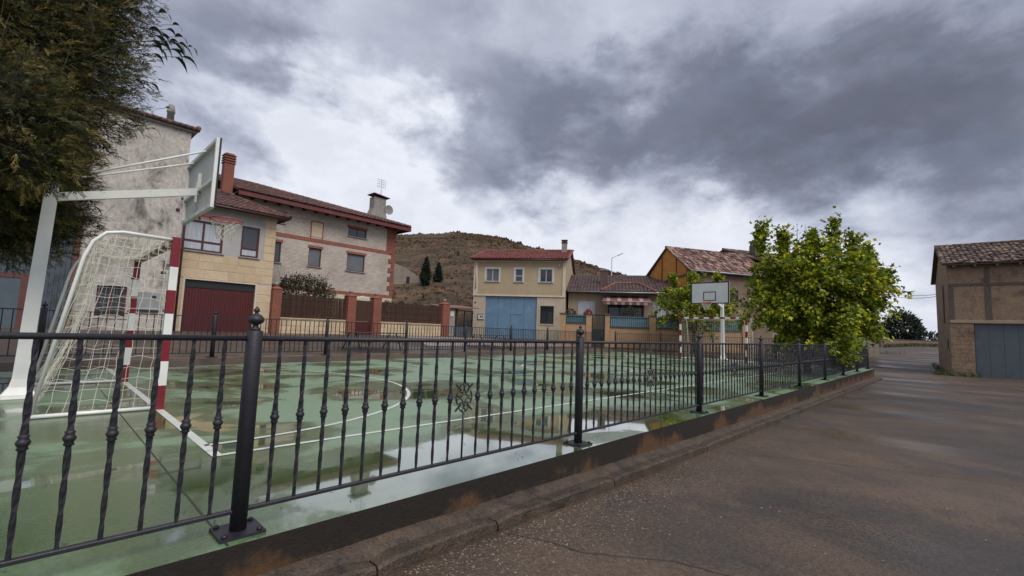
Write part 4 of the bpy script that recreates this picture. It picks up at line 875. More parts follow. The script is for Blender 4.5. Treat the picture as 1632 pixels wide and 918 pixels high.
def build_beige():
    t = thing('beige_house', 'two storey beige house with wide blue garage door and white windows', 'house', (22.38, 25.68, 0), FA)
    door = (.95, 4.80, .3, 3.52); W3 = [(.92, 1.90, 4.62, 5.56), (3.12, 3.68, 4.62, 5.56), (4.94, 5.86, 4.62, 5.56)]; gw = (5.05, 6.03, 1.62, 2.90)
    low = MB(); wall_holes(low, 0, 6.80, .2, 3.55, [door, gw], 0, .2); obj('lower_wall', low, 'beige2', t)
    u = MB(); wall_holes(u, 0, 6.80, 3.55, 6.2, W3, 0, .14); u.quad((6.8, 0, .2), (6.8, 8, .2), (6.8, 8, 6.2), (6.8, 0, 6.2)); u.quad((0, 8, .2), (0, 0, .2), (0, 0, 6.2), (0, 8, 6.2)); u.quad((6.8, 8, .2), (0, 8, .2), (0, 8, 6.2), (6.8, 8, 6.2)); u.add([(6.8, 0, 6.2), (6.8, 8, 6.2), (6.8, 4, 7.55)], [(0, 1, 2)]); u.add([(0, 8, 6.2), (0, 0, 6.2), (0, 4, 7.55)], [(0, 1, 2)]); u.quad((.02, .7, .2), (6.78, .7, .2), (6.78, .7, 6.1), (.02, .7, 6.1)); obj('upper_wall', u, 'beige', t)
    obj('string_course', MB().bbox(-.02, 6.82, -.06, .01, 3.54, 3.64, .01), 'cream', t)
    obj('cornice', MB().bbox(-.05, 6.85, -.12, .01, 6.06, 6.2, .01), 'cream', t)
    obj('pilaster', MB().box(-.02, .30, -.05, .01, 3.64, 6.06), 'cream', t); obj('pilaster', MB().box(6.60, 6.82, -.05, .01, 3.64, 6.06), 'cream', t)
    d = MB(); d.box(.95, 4.80, .14, .18, .3, 3.52); do = obj('garage_door', d, 'blue', t)
    n = 4
    for i in range(n):
        a = .95+3.85*i/n; obj('door_leaf', MB().bbox(a+.008, a+3.85/n-.008, .10, .14, .34, 3.5, .006), 'blue', do)
    obj('door_rail', MB().box(2.88, 3.84, .075, .0999, 2.28, 2.33), 'blue_panel', do); obj('door_slots', MB().box(2.7, 3.3, .09, .0999, .40, .52), 'sign', do)
    window(t, *W3[0], fm='sign', mull=2, gm='shutter', surround='sign', fw=.05, sill='concrete'); window(t, *W3[1], fm='sign', trans=5.06, surround='sign', fw=.05, sill='concrete'); window(t, *W3[2], fm='sign', mull=2, surround='sign', fw=.05, sill='concrete')
    window(t, *gw, fm='iron_dk', mull=2, grille=True, surround='beige2', rev=.16, trans=2.55)
    s = obj('house_sign', MB().box(.44, .86, -.03, -.001, 1.80, 2.16), 'sign', t); e = MB(); e.box(.40, .90, -.036, -.0005, 1.76, 1.80); e.box(.40, .90, -.036, -.0005, 2.16, 2.20); e.box(.40, .44, -.036, -.0005, 1.8, 2.16); e.box(.60, .68, -.034, -.0301, 1.92, 2.06); e.box(.72, .80, -.034, -.0301, 1.92, 2.06); obj('sign_lettering', e, 'iron_dk', s)
    obj('vent', MB().box(.12, .24, -.02, -.001, 2.98, 3.08), 'black', t)
    gutter(t, -.2, 7.0, -.38, 6.22, .05, 'frame_dk'); obj('downpipe', MB().tube([(.18, -.09, 6.0), (.18, -.09, 4.1)], .04, 6), 'cream', t)
    lt = MB(); lt.box(6.3, 6.42, -.12, -.05, 5.72, 5.98); obj('wall_light', lt, 'metal', t)
    ro = roof_gable(t, 0, 6.8, 0, 8, 6.28, 7.62, 'tile_red', oh=.38, w=.26, yr=4.0)
    vg = MB(); sheet(vg, (6.94, -.40, 6.36), (7.10, -.40, 6.36), (7.10, 4.0, 7.72), (6.94, 4.0, 7.72), .06); obj('verge', vg, 'tile_red', ro); vg = MB(); sheet(vg, (-.30, -.40, 6.36), (-.14, -.40, 6.36), (-.14, 4.0, 7.72), (-.30, 4.0, 7.72), .06); obj('verge', vg, 'tile_red', ro)
    c = obj('chimney', MB().box(6.2, 6.6, 2.8, 3.2, 6.9, 8.05), 'concrete', t); cc = MB(); cc.box(6.16, 6.64, 2.76, 3.24, 8.05, 8.11); cc.box(6.22, 6.58, 2.82, 3.18, 8.11, 8.24); cc.box(6.16, 6.64, 2.76, 3.24, 8.24, 8.30); obj('chimney_cap', cc, 'frame_dk', c)
    obj('service_cable', MB().tube([(-.02, -.04, 4.6), (-.06, -.06, 4.2), (-1.2, -.5, 3.55)], .012, 4), 'black', t)
    return t
build_beige()
def build_low():
    t = thing('low_house', 'single storey house with brown tiled roof and striped awning', 'house', (27.0, 20.3, 0), FA)
    H = [(.70, 1.88, 2.2, 3.45), (2.8, 5.3, .4, 3.2), (5.95, 7.0, 2.2, 3.48)]
    house_shell(t, -.05, 9.2, 0, 8, .2, 4.0, H, 'tan_wall', zr=5.6, yr=4.4)
    window(t, *H[0], fm='sign', gm='curtain', mull=5, fw=.05); window(t, *H[2], fm='sign', gm='curtain', mull=4, fw=.05); window(t, *H[1], fm='iron_dk', mull=3, fw=.08, rev=.2)
    ro = roof_gable(t, 0, 9.2, 0, 8, 4.08, 5.75, 'tile_brown', oh=.4, yr=4.4, w=.24); gutter(t, -.1, 9.3, -.45, 4.05, .05, 'metal')
    pr = MB(); sheet(pr, (2.3, -1.0, 4.02), (6.0, -1.0, 4.02), (5.0, 1.3, 4.78), (3.3, 1.3, 4.78), .06); po = obj('porch_roof', pr, 'tile_red', t)
    tl = MB(); up = Vector((0, 2.3, .76)); tile_plane(tl, (2.3, -1.0, 4.05), (1, 0, 0), up, 3.7, lambda s: up.length*min(1, s/1.0, (3.7-s)/1.0), w=.24); obj('roof_tiles', tl, 'tile_brown', po, kind='stuff'); tl = MB()
    tl.tube([(2.3, -1.02, 4.1), (3.3, 1.28, 4.88), (5.0, 1.28, 4.88), (6.0, -1.02, 4.1)], .09, 8); obj('ridge_tiles', tl, 'tile_red', po); gutter(t, 2.25, 6.05, -1.05, 3.98, .05, 'metal')
    ao = None; n = 13; aw = MB()
    for i in range(n):
        a = 2.45+3.2*i/n; b = 2.45+3.2*(i+1)/n; mi = 1 if i % 3 == 1 else 0
        aw.add([(a, -1.75, 3.30), (b, -1.75, 3.30), (b, -.15, 3.82), (a, -.15, 3.82)], [(0, 1, 2, 3)], mi); aw.add([(a, -1.76, 3.30), (b, -1.76, 3.30), ((a+b)/2+.1, -1.77, 3.08), ((a+b)/2-.1, -1.77, 3.08)], [(3, 2, 1, 0)], 1 if i % 2 else 0)
    ao = obj('awning', aw, ['awning', 'awning_l'], t); obj('awning_bar', MB().tube([(2.4, -1.75, 3.30), (5.7, -1.75, 3.30)], .035, 6), 'awning_l', ao)
    c = obj('chimney', MB().box(2.2, 2.75, 1.5, 1.95, 4.3, 5.85), 'tile_brown', t); obj('chimney_cap', MB().box(2.14, 2.81, 1.44, 2.01, 5.85, 5.95), 'concrete', c); obj('chimney', MB().box(6.5, 6.8, 4.6, 4.9, 5.5, 6.3), 'concrete', t)
    return t
build_low()
def build_front_wall():
    t = thing('railed_garden_wall', 'salmon garden wall with green and blue railings below the striped awning', 'wall', (24.47, 18.68, 0), FA)
    pil = [(-.33, .05), (1.40, 1.75), (2.62, 2.92), (5.40, 5.80), (8.2, 8.6), (10.9, 11.3)]
    for a, b in pil:
        p = obj('pillar', MB().box(a, b, -.2, .2, .2, 2.28), 'rose', t); obj('pillar_cap', MB().bbox(a-.05, b+.05, -.25, .25, 2.281, 2.36, .01), 'tile_brown', p)
    for (a, b, z, m) in ((.06, 1.39, 1.66, 'teal'), (2.93, 5.39, 1.48, 'blue_panel'), (5.81, 8.19, 1.48, 'blue_panel'), (8.61, 10.89, 1.48, 'blue_panel')):
        w_ = obj('base_wall', MB().box(a, b, -.13, .13, .2, z), 'rose', t); obj('wall_coping', MB().box(a, b, -.17, .17, z+.001, z+.05), 'tile_brown', w_)
        pn = obj('railing_sheet', MB().box(a+.02, b-.02, .03, .045, z+.06, 2.24), m, t); f = MB(); f.box(a+.01, b-.01, -.02, .02, z+.055, z+.09); f.box(a+.01, b-.01, -.02, .02, 2.15, 2.18); obj('railing_rails', f, 'gate_green', pn)
        n = int((b-a)/.13)
        for i in range(n+1): x = a+.04+(b-a-.08)*i/n; obj('railing_bar', MB().box(x-.014, x+.014, -.014, .014, z+.09, 2.34), 'gate_green', pn)
    g = MB(); g.box(1.78, 1.84, -.03, .03, .35, 2.3); g.box(2.53, 2.59, -.03, .03, .35, 2.3); g.box(1.84, 2.53, -.03, .03, 1.3, 1.36); g.box(1.84, 2.53, -.03, .03, 2.24, 2.3); go = obj('gate', g, 'gate_green', t); obj('gate_panel', MB().box(1.84, 2.53, -.012, .012, .4, 1.3), 'gate_green', go)
    for i in range(6): x = 1.9+i*.115; obj('gate_bar', MB().box(x-.012, x+.012, -.012, .012, 1.36, 2.36), 'gate_green', go)
    return t
build_front_wall()
HA = R(-28.1)
def build_ochre():
    t = thing('ochre_gabled_house', 'old house with ochre foam gable and mottled tile roof behind the court', 'house', (31.74, 13.42, 0), HA)
    zr = 7.75; b = MB(); y1 = 4.8
    H = [(1.2, 2.0, 3.6, 4.6), (3.6, 4.4, 3.6, 4.6), (2.2, 3.1, .1, 2.2)]
    wall_holes(b, 0, 7.6, -.1, 5.75, H, 0, .15); b.quad((7.6, y1, -.1), (0, y1, -.1), (0, y1, 5.75), (7.6, y1, 5.75)); b.quad((.05, .5, 0), (7.5, .5, 0), (7.5, .5, 5.7), (.05, .5, 5.7)); b.add([(7.6, 0, -.1), (7.6, y1, -.1), (7.6, y1, 5.75), (7.6, y1/2, zr), (7.6, 0, 5.75)], [(0, 1, 2, 3, 4)]); obj('wall', b, 'brown_wall', t)
    g = MB(); g.add([(0, y1, -.1), (0, 0, -.1), (0, 0, 5.75), (0, y1/2, zr), (0, y1, 5.75)], [(0, 1, 2, 3, 4)]); go = obj('gable_wall', g, 'ochre', t)
    for y in (.15, 1.3, 3.0): obj('stud', MB().box(-.05, -.002, y-.035, y+.035, 3.0, 5.7+min(y, y1-y)*.82), 'rust', go)
    br = MB(); br.bar((-.06, .2, 5.5), (-.06, 2.2, 5.3), .06, .14); br.bar((-.06, 2.2, 5.3), (-.06, 4.4, 4.7), .06, .14); obj('brace', br, 'timber', go)
    for h in H: window(t, *h, mull=2, gm='glass')
    roof_gable(t, 0, 7.6, 0, y1, 5.78, zr+.04, 'tile_old', oh=.3, w=.21, jit=.022, amp=.065, board='timber'); gutter(t, -.1, 7.7, -.36, 5.74, .06, 'metal', down=(.05, -.08, 0))
    return t
build_ochre()
def build_grey():
    t = thing('grey_corner_house', 'grey rendered corner house with rubble stone base behind the maple tree', 'house', (31.74, 13.42, 0), HA)
    H = [(9, 10, 4.2, 5.5), (12.5, 13.5, 4.2, 5.5), (16, 17, 4.2, 5.5), (9, 10, 1.4, 2.8), (13, 14.2, 0, 2.3), (16.6, 17.6, 1.4, 2.8)]
    wl = house_shell(t, 7.7, 19.7, .6, 9, -.3, 6.85, H, 'grey_wall')
    for h in H: window(t, *h, y=.6, mull=2, sill='concrete')
    stone_rows(wl, 17.7, 19.70, -.2, 2.6, .6, .30, .3, .6, proud=.03, mats=('rubble',))
    sb = MB(); sb.box(19.70, 19.74, .58, 9, -.3, 2.6); obj('stone_base', sb, 'rubble', t)
    roof_gable(t, 7.7, 19.7, .6, 9, 6.92, 8.7, 'tile_dark', oh=.55, hipR=4.5, w=.24, board='timber', jit=.012)
    c = obj('chimney', MB().box(8.3, 9.1, 2.2, 2.8, 7.3, 8.75), 'tile_brown', t); k = MB()
    for x in (8.34, 8.64, 8.98): k.box(x, x+.08, 2.24, 2.76, 8.751, 9.05)
    k.box(8.26, 9.14, 2.16, 2.84, 9.05, 9.12); obj('chimney_cap', k, 'tile_brown', c)
    return t
build_grey()
def build_barn():
    # local x runs along the front (towards lower y), local y into the building
    t = thing('adobe_barn', 'adobe and timber barn with grey metal door at right edge', 'barn', (34.0, .18, 0), R(-86))
    L = 11; D = 9.5; door = (.92, 7.2, -.7, 2.30); ze, zr, yr = 5.42, 7.15, 4.5
    b = MB(); wall_holes(b, 0, L, -.7, ze, [door], 0, .3)
    b.quad((L, 0, -.7), (L, D, -.7), (L, D, ze), (L, 0, ze)); b.quad((L, D, -.7), (0, D, -.7), (0, D, ze), (L, D, ze)); b.quad((.05, 1, -.6), (L-.1, 1, -.6), (L-.1, 1, 5), (.05, 1, 5)); b.add([(L, 0, ze), (L, D, ze), (L, yr, zr)], [(0, 1, 2)])
    wl = obj('wall', b, 'adobe', t)
    s = MB(); s.add([(0, D, -.7), (0, 0, -.7), (0, 0, ze), (0, yr, zr), (0, D, ze)], [(0, 1, 2, 3, 4)]); so_ = obj('gable_wall', s, 'adobe', t)
    obj('vent', MB().box(-.03, -.002, 1.0, 1.5, 1.0, 1.5), 'black', so_); tb = MB(); tb.box(-.06, -.002, 2.6, 2.75, 2.4, 4.6); obj('timber_post', tb, 'timber', so_)
    obj('lintel_beam', MB().bbox(.02, L, -.06, .02, 2.34, 2.50, .01), 'tan_wall', t)
    for x in (.12, 1.52, 2.92, 4.32, 5.72, 7.12, 8.5): obj('timber_post', MB().bbox(x-.10+random.uniform(-.03, .03), x+.10, -.025, .02, 2.505, 4.28, .01), 'timber', wl)
    obj('timber_beam', MB().bbox(0, L, -.03, .02, 4.30, 4.45, .01), 'timber', wl)
    for x in (1.5, 2.95, 4.4, 5.9): obj('timber_post', MB().bbox(x-.09, x+.09, -.02, .02, 4.455, 5.3, .01), 'timber', wl)
    # adobe courses on the lower pier
    stone_rows(wl, .02, .90, -.5, 2.32, 0, .22, .26, .42, proud=.012, name='adobe_block', mats=('adobe',))
    d = MB(); d.box(.92, 7.2, .12, .16, -.7, 2.30); do = obj('metal_door', d, 'slate_door', t)
    for k in range(12): x = .95+k*.52; obj('door_panel', MB().bbox(x+.004, x+.516, .095, .12, -.55, 2.28, .004), 'slate_door', do)
    wk = MB(); wk.box(2.95, 3.0, .07, .0945, -.5, 1.55); wk.box(3.9, 3.95, .07, .0945, -.5, 1.55); wk.box(2.95, 3.95, .068, .0943, 1.55, 1.60); wk.box(3.0, 3.9, .08, .0945, .75, .78); obj('wicket_frame', wk, 'iron_dk', do)
    roof_gable(t, 0, L, 0, D, ze+.03, zr+.05, 'tile_dark', oh=.45, w=.22, jit=.025, amp=.07, yr=yr, board='timber')
    for k in range(14): x = .2+k*.8; obj('rafter_end', MB().box(x, x+.1, -.42, -.001, ze-.14, ze-.03), 'timber', t)
    rb = MB()
    for i in range(14):
        x = random.uniform(-.3, .9); y = random.uniform(-.45, -.05); r = random.uniform(.08, .2); zz = -.50; vs = []
        for k in range(7): a = 2*math.pi*k/7; q = r*random.uniform(.75, 1.1); vs.append((x+q*math.cos(a), y+q*math.sin(a), zz))
        for k in range(7): a = 2*math.pi*k/7; q = r*random.uniform(.5, .8); vs.append((x+q*math.cos(a), y+q*math.sin(a), zz+r*random.uniform(.6, 1.1)))
        rb.add(vs, [(k, (k+1) % 7, (k+1) % 7+7, k+7) for k in range(7)]+[tuple(range(7, 14))])
    obj('footing_stones', rb, 'rubble', t)
    return t
build_barn()
def plan_wall(name, label, cat, p, q, z0, z1, m, th=.4, block=None):
    p = Vector(p); q = Vector(q); d = q-p; t = thing(name, label, cat, (p.x, p.y, 0), math.atan2(d.y, d.x)); L = d.length
    w_ = obj('wall_body', MB().box(0, L, 0, th, z0, z1), m, t); obj('wall_coping', MB().bbox(-.03, L+.03, -.04, th+.04, z1+.001, z1+.10, .02), 'tile_brown', t); return t
plan_wall('stone_wall', 'low stone wall across the end of the road before dark tree', 'wall', cp(1405, 58), cp(1520, 61), -.2, 1.62, 'brown_wall')
def ruin():
    a = cp(608, 60); b = cp(672, 60); zb = 6.2; d = b-a; t = thing('ruined_wall', 'pale ruined stone wall on the hillside left of the cypresses', 'ruin', (a.x, a.y, 0), math.atan2(d.y, d.x)); L = d.length
    o = MB(); o.add([(0, 0, zb-2), (L, 0, zb-2), (L, 0, zb+1.1), (L*.55, 0, zb+2.6), (L*.2, 0, zb+3.3), (0, 0, zb+3.4), (0, .6, zb-2), (L, .6, zb-2), (L, .6, zb+1.1), (L*.55, .6, zb+2.6), (L*.2, .6, zb+3.3), (0, .6, zb+3.4)], [(0, 1, 2, 3, 4, 5), (11, 10, 9, 8, 7, 6), (2, 8, 9, 3), (3, 9, 10, 4), (4, 10, 11, 5), (1, 7, 8, 2)])
    obj('wall_body', o, 'rubble_pale', t); obj('opening_shade', MB().box(L*.60, L*.68, -.03, -.001, zb+.1, zb+1.4), 'black', t)  # black slab on the face stands for the shade in a hole
M['rubble_pale'] = mat('pale_rubble', (.30, .25, .20), (.19, .155, .125), rough=.9, scale=1.3, bump=.5)
ruin()
# ------------------------------------------------------------------ street furniture
def lamp_post(px, D, h, label):
    p = cp(px, D); t = thing('street_lamp', label, 'street lamp', (p.x, p.y, .4), .77-math.pi/2)
    obj('pole', MB().tube([(0, 0, 0), (0, 0, h)], [.07, .045], 8), 'metal', t); obj('arm', MB().tube([(0, 0, h-.05), (.8, 0, h+.35)], .03, 6), 'metal', t); l = MB(); sheet(l, (.65, -.12, h+.30), (1.25, -.12, h+.6), (1.25, .12, h+.6), (.65, .12, h+.30), .09); obj('lamp_head', l, 'metal', t)
lamp_post(975, 52, 9.4, 'slim grey street lamp rising behind the low brown roof')
def cable(p, q, sag, label):
    p = Vector(p); q = Vector(q); pts = [p.lerp(q, i/12)-Vector((0, 0, sag*4*(i/12)*(1-i/12))) for i in range(13)]
    tag(obj('overhead_cable', MB().tube(pts, .018, 4), 'black'), label, 'cable')
a = cp(1405, 44); b = cp(1500, 34)
cable((a.x, a.y, 6.2), (b.x+2, b.y, 5.1), .25, 'upper black cable strung between corner house and barn'); cable((a.x, a.y, 5.95), (b.x+2, b.y, 4.95), .3, 'lower black cable strung between corner house and barn')
def table(loc, rz, label):
    t = thing('picnic_table', label, 'table', loc, rz, 'tables on the street behind the far railing')
    for k in range(4): obj('top_board', MB().bbox(0, 2.3, -.38+.19*k+.006, -.38+.19*(k+1)-.006, .60, .625, .004), 'table_top', t)
    for s in (-1, 1): obj('bench', MB().bbox(.1, 2.2, s*.66-.09, s*.66+.09, .33, .35, .004), 'table_top', t)
    for x in (.3, 2.0):
        l = MB(); l.bar((x, -.55, 0), (x, -.2, .6), .03, .03); l.bar((x, .55, 0), (x, .2, .6), .03, .03); l.bar((x, -.74, .315), (x, .74, .315), .03, .03); obj('leg_frame', l, 'iron_dk', t)
M['table_top'] = mat('green_table', (.035, .05, .042), rough=.4)
table((7.35, 15.0, rz_(8, 15.2)), R(6), 'dark picnic table behind the far railing, before the brick pillars'); table((14.2, 16.2, rz_(15, 16)), R(6), 'dark picnic table behind the far railing, before the blue garage')
# ------------------------------------------------------------------ vegetation
def raw_mesh(name, V, F, mat_):
    V = np.asarray(V, dtype=np.float32); F = np.asarray(F, dtype=np.int32); me = bpy.data.meshes.new(name); k = F.shape[1]
    me.vertices.add(len(V)); me.vertices.foreach_set('co', V.ravel()); me.loops.add(F.size); me.loops.foreach_set('vertex_index', F.ravel()); me.polygons.add(len(F)); me.polygons.foreach_set('loop_start', np.arange(0, F.size, k, dtype=np.int32)); me.polygons.foreach_set('loop_total', np.full(len(F), k, dtype=np.int32))
    me.materials.append(M[mat_]); me.update(calc_edges=True); me.validate(); return me
def frames(dirs, rngl=rng):
    d = dirs/np.maximum(1e-9, np.linalg.norm(dirs, axis=1, keepdims=True)); r = rngl.normal(size=d.shape); a = np.cross(d, r); a /= np.maximum(1e-9, np.linalg.norm(a, axis=1, keepdims=True)); return d, a, np.cross(d, a)
def place(shape_v, shape_f, pos, dirs, size, name, m, flat=None):
    """instances of a small leaf shape baked into one mesh: local x along dir, y across, z normal"""
    d, a, b = frames(dirs)
    if flat is not None:      # keep the leaf face turned upwards
        up = np.tile(np.array([0, 0, 1.0]), (len(d), 1))+rng.normal(size=d.shape)*flat; a = np.cross(up, d); a /= np.maximum(1e-9, np.linalg.norm(a, axis=1, keepdims=True)); b = np.cross(d, a)
    S = np.asarray(shape_v); n, k = len(pos), len(S)
    V = pos[:, None, :]+size[:, None, None]*(S[None, :, 0:1]*d[:, None, :]+S[None, :, 1:2]*a[:, None, :]+S[None, :, 2:3]*b[:, None, :])
    F = (np.asarray(shape_f)[None]+(np.arange(n)*k)[:, None, None]).reshape(-1, len(shape_f[0])); return raw_mesh(name, V.reshape(-1, 3), F, m)
MAPLE_V = [(0, 0, 0), (.25, .28, .05), (.55, .48, -.02), (.52, .20, .05), (1, .02, -.12), (.52, -.20, .05), (.55, -.48, -.02), (.25, -.28, .05)]
MAPLE_F = [(0, 1, 2, 3), (0, 3, 4, 5), (0, 5, 6, 7)]
LEAF_V = [(0, 0, 0), (.35, .17, .04), (1, 0, -.12), (.35, -.17, .04)]; LEAF_F = [(0, 1, 2, 3)]
def limbs(mb, base, tips, r0, top_z, bend=.25):
    base = Vector(base); hub = base+Vector((0, 0, top_z))
    mb.tube([base-Vector((0, 0, .15)), base+Vector((.02, .01, top_z*.3)), base+Vector((-.02, .03, top_z*.7)), hub], [r0*1.3, r0, r0*.85, r0*.8], 10)
    for tp in tips:
        tp = Vector(tp); m = hub.lerp(tp, .5)+Vector((random.uniform(-bend, bend), random.uniform(-bend, bend), random.uniform(0, bend)))
        mb.tube([hub-Vector((0, 0, .1)), hub.lerp(m, .5), m, m.lerp(tp, .6), tp], [r0*.55, r0*.42, r0*.28, r0*.16, r0*.05], 6)
def maple(name, label, base, c, rx, ry, rzz, n_cl, per, leaf, m, shoots, group, trunk_h, droop=()):
    t = thing(name, label, 'tree', base, 0, group); base = Vector(base); c = Vector(c)-base; cl = []
    while len(cl) < n_cl:
        p = rng.normal(size=3); p /= np.linalg.norm(p); r = rng.uniform(.30, 1.0)**.6; lump = 1.04+.42*mn.noise(Vector((p[0]*2.3+c.x, p[1]*2.3, p[2]*2.3)))
        if p[2] < -.55 and rng.random() < .6: continue
        cl.append((c.x+p[0]*rx*r*lump, c.y+p[1]*ry*r*lump, c.z+p[2]*rzz*r*lump, p[0], p[1], p[2]))
    for (dx, dy, dz, h) in shoots:
        for k in range(11): q = k/10; cl.append((c.x+dx+.25*q*dx*.2, c.y+dy, c.z+dz+h*q, 0, 0, 1.0))
    for (dx, dy, dz) in droop: cl.append((c.x+dx, c.y+dy, c.z+dz, dx, dy, -.6))
    cl = np.array(cl); rep = np.repeat(cl, per, axis=0); ax = rep[:, 3:]+rng.normal(size=(len(cl), 3)).repeat(per, axis=0)*.45; ax[:, 2] -= .25; ax /= np.linalg.norm(ax, axis=1, keepdims=True); q = rng.uniform(-.35, .6, len(rep)); pos = rep[:, :3]+ax*(q*.62)[:, None]+rng.normal(size=(len(rep), 3))*np.array([.095, .095, .085]); pos[:, 2] -= .25*np.maximum(q, 0)**2; dirs = rep[:, 3:]*.7+rng.normal(size=(len(rep), 3))*.55; dirs[:, 2] -= .45
    obj('crown', place(MAPLE_V, MAPLE_F, pos, dirs, rng.uniform(leaf*.65, leaf*1.25, len(pos)), 'crown', m, flat=.55), None, t)
    wd = MB(); tips = [Vector(q[:3]) for q in cl[rng.choice(len(cl), 26, replace=False)]]; limbs(wd, (0, 0, 0), tips, .11, trunk_h)
    for (dx, dy, dz, h) in shoots: wd.tube([(c.x+dx*.6, c.y+dy*.6, c.z+dz-.8), (c.x+dx, c.y+dy, c.z+dz), (c.x+dx*1.05, c.y+dy, c.z+dz+h)], [.03, .015, .006], 5)
    obj('trunk', wd, 'bark', t); return t
maple('maple_tree', 'large yellow green maple hanging over the far end of the iron fence', (18.8, 3.75, 0), (18.85, 3.50, 2.65), 1.75, 1.8, 1.75, 470, 46, .15, 'maple',
      [(-1.5, 1.25, 1.4, .95), (-.8, .75, 1.5, .7), (.45, -.55, 1.5, 1.15), (1.1, -1.0, 1.3, .85), (1.5, -1.4, 1.0, .8), (.0, .0, 1.6, .5), (1.75, -1.8, .5, .4)], 'maple trees at the court end', 1.5,
      droop=[(-1.75+random.uniform(-.5, .5), -1.0+random.uniform(-.4, .3), -.5-.14*k) for k in range(10)]+[(.5+random.uniform(-.5, .5), -1.35+random.uniform(-.3, .3), -.7-.06*k) for k in range(10)]+[(-1.3+random.uniform(-.6, .6), -.3+random.uniform(-.8, .8), -1.2-.05*k) for k in range(16)]+[(.2+random.uniform(-.9, .9), .2+random.uniform(-.9, .9), -1.0-.04*k) for k in range(20)])
maple('small_maple_tree', 'smaller yellow green maple behind the far backboard and goal', (26.6, 10.9, 0), (26.6, 10.9, 2.75), 1.9, 2.0, 1.55, 210, 40, .15, 'maple', [(-1.0, .8, 1.3, .5), (.9, -1.0, 1.3, .6), (.1, .1, 1.5, .4)], 'maple trees at the court end', 1.4)
def twig_dead():
    # dry seed-bearing shoots on top of the big maple are part of it
    root = bpy.data.objects['maple_tree']; b = MB()
    for (x, y, z, h) in ((-.1, .2, 4.3, 1.0), (.15, .0, 4.4, .9), (-.35, .5, 4.2, .7)):
        b.tube([(x, y, z-.4), (x+.03, y, z+h*.5), (x+.05, y, z+h)], [.012, .008, .004], 4)
        for k in range(12):
            q = random.uniform(.3, 1); p = Vector((x+.05*q+random.uniform(-.1, .1), y+random.uniform(-.1, .1), z+h*q)); s = random.uniform(.03, .07)
            b.add([p, p+Vector((s, .3*s, -s*.6)), p+Vector((.2*s, s, -s)), p+Vector((-s*.6, .2*s, -s*.7))], [(0, 1, 2, 3)])
    obj('dry_twigs', b, 'dry', root)
M['dry'] = mat('dry_seed', (.12, .07, .06), rough=.9, island=.3)
twig_dead()
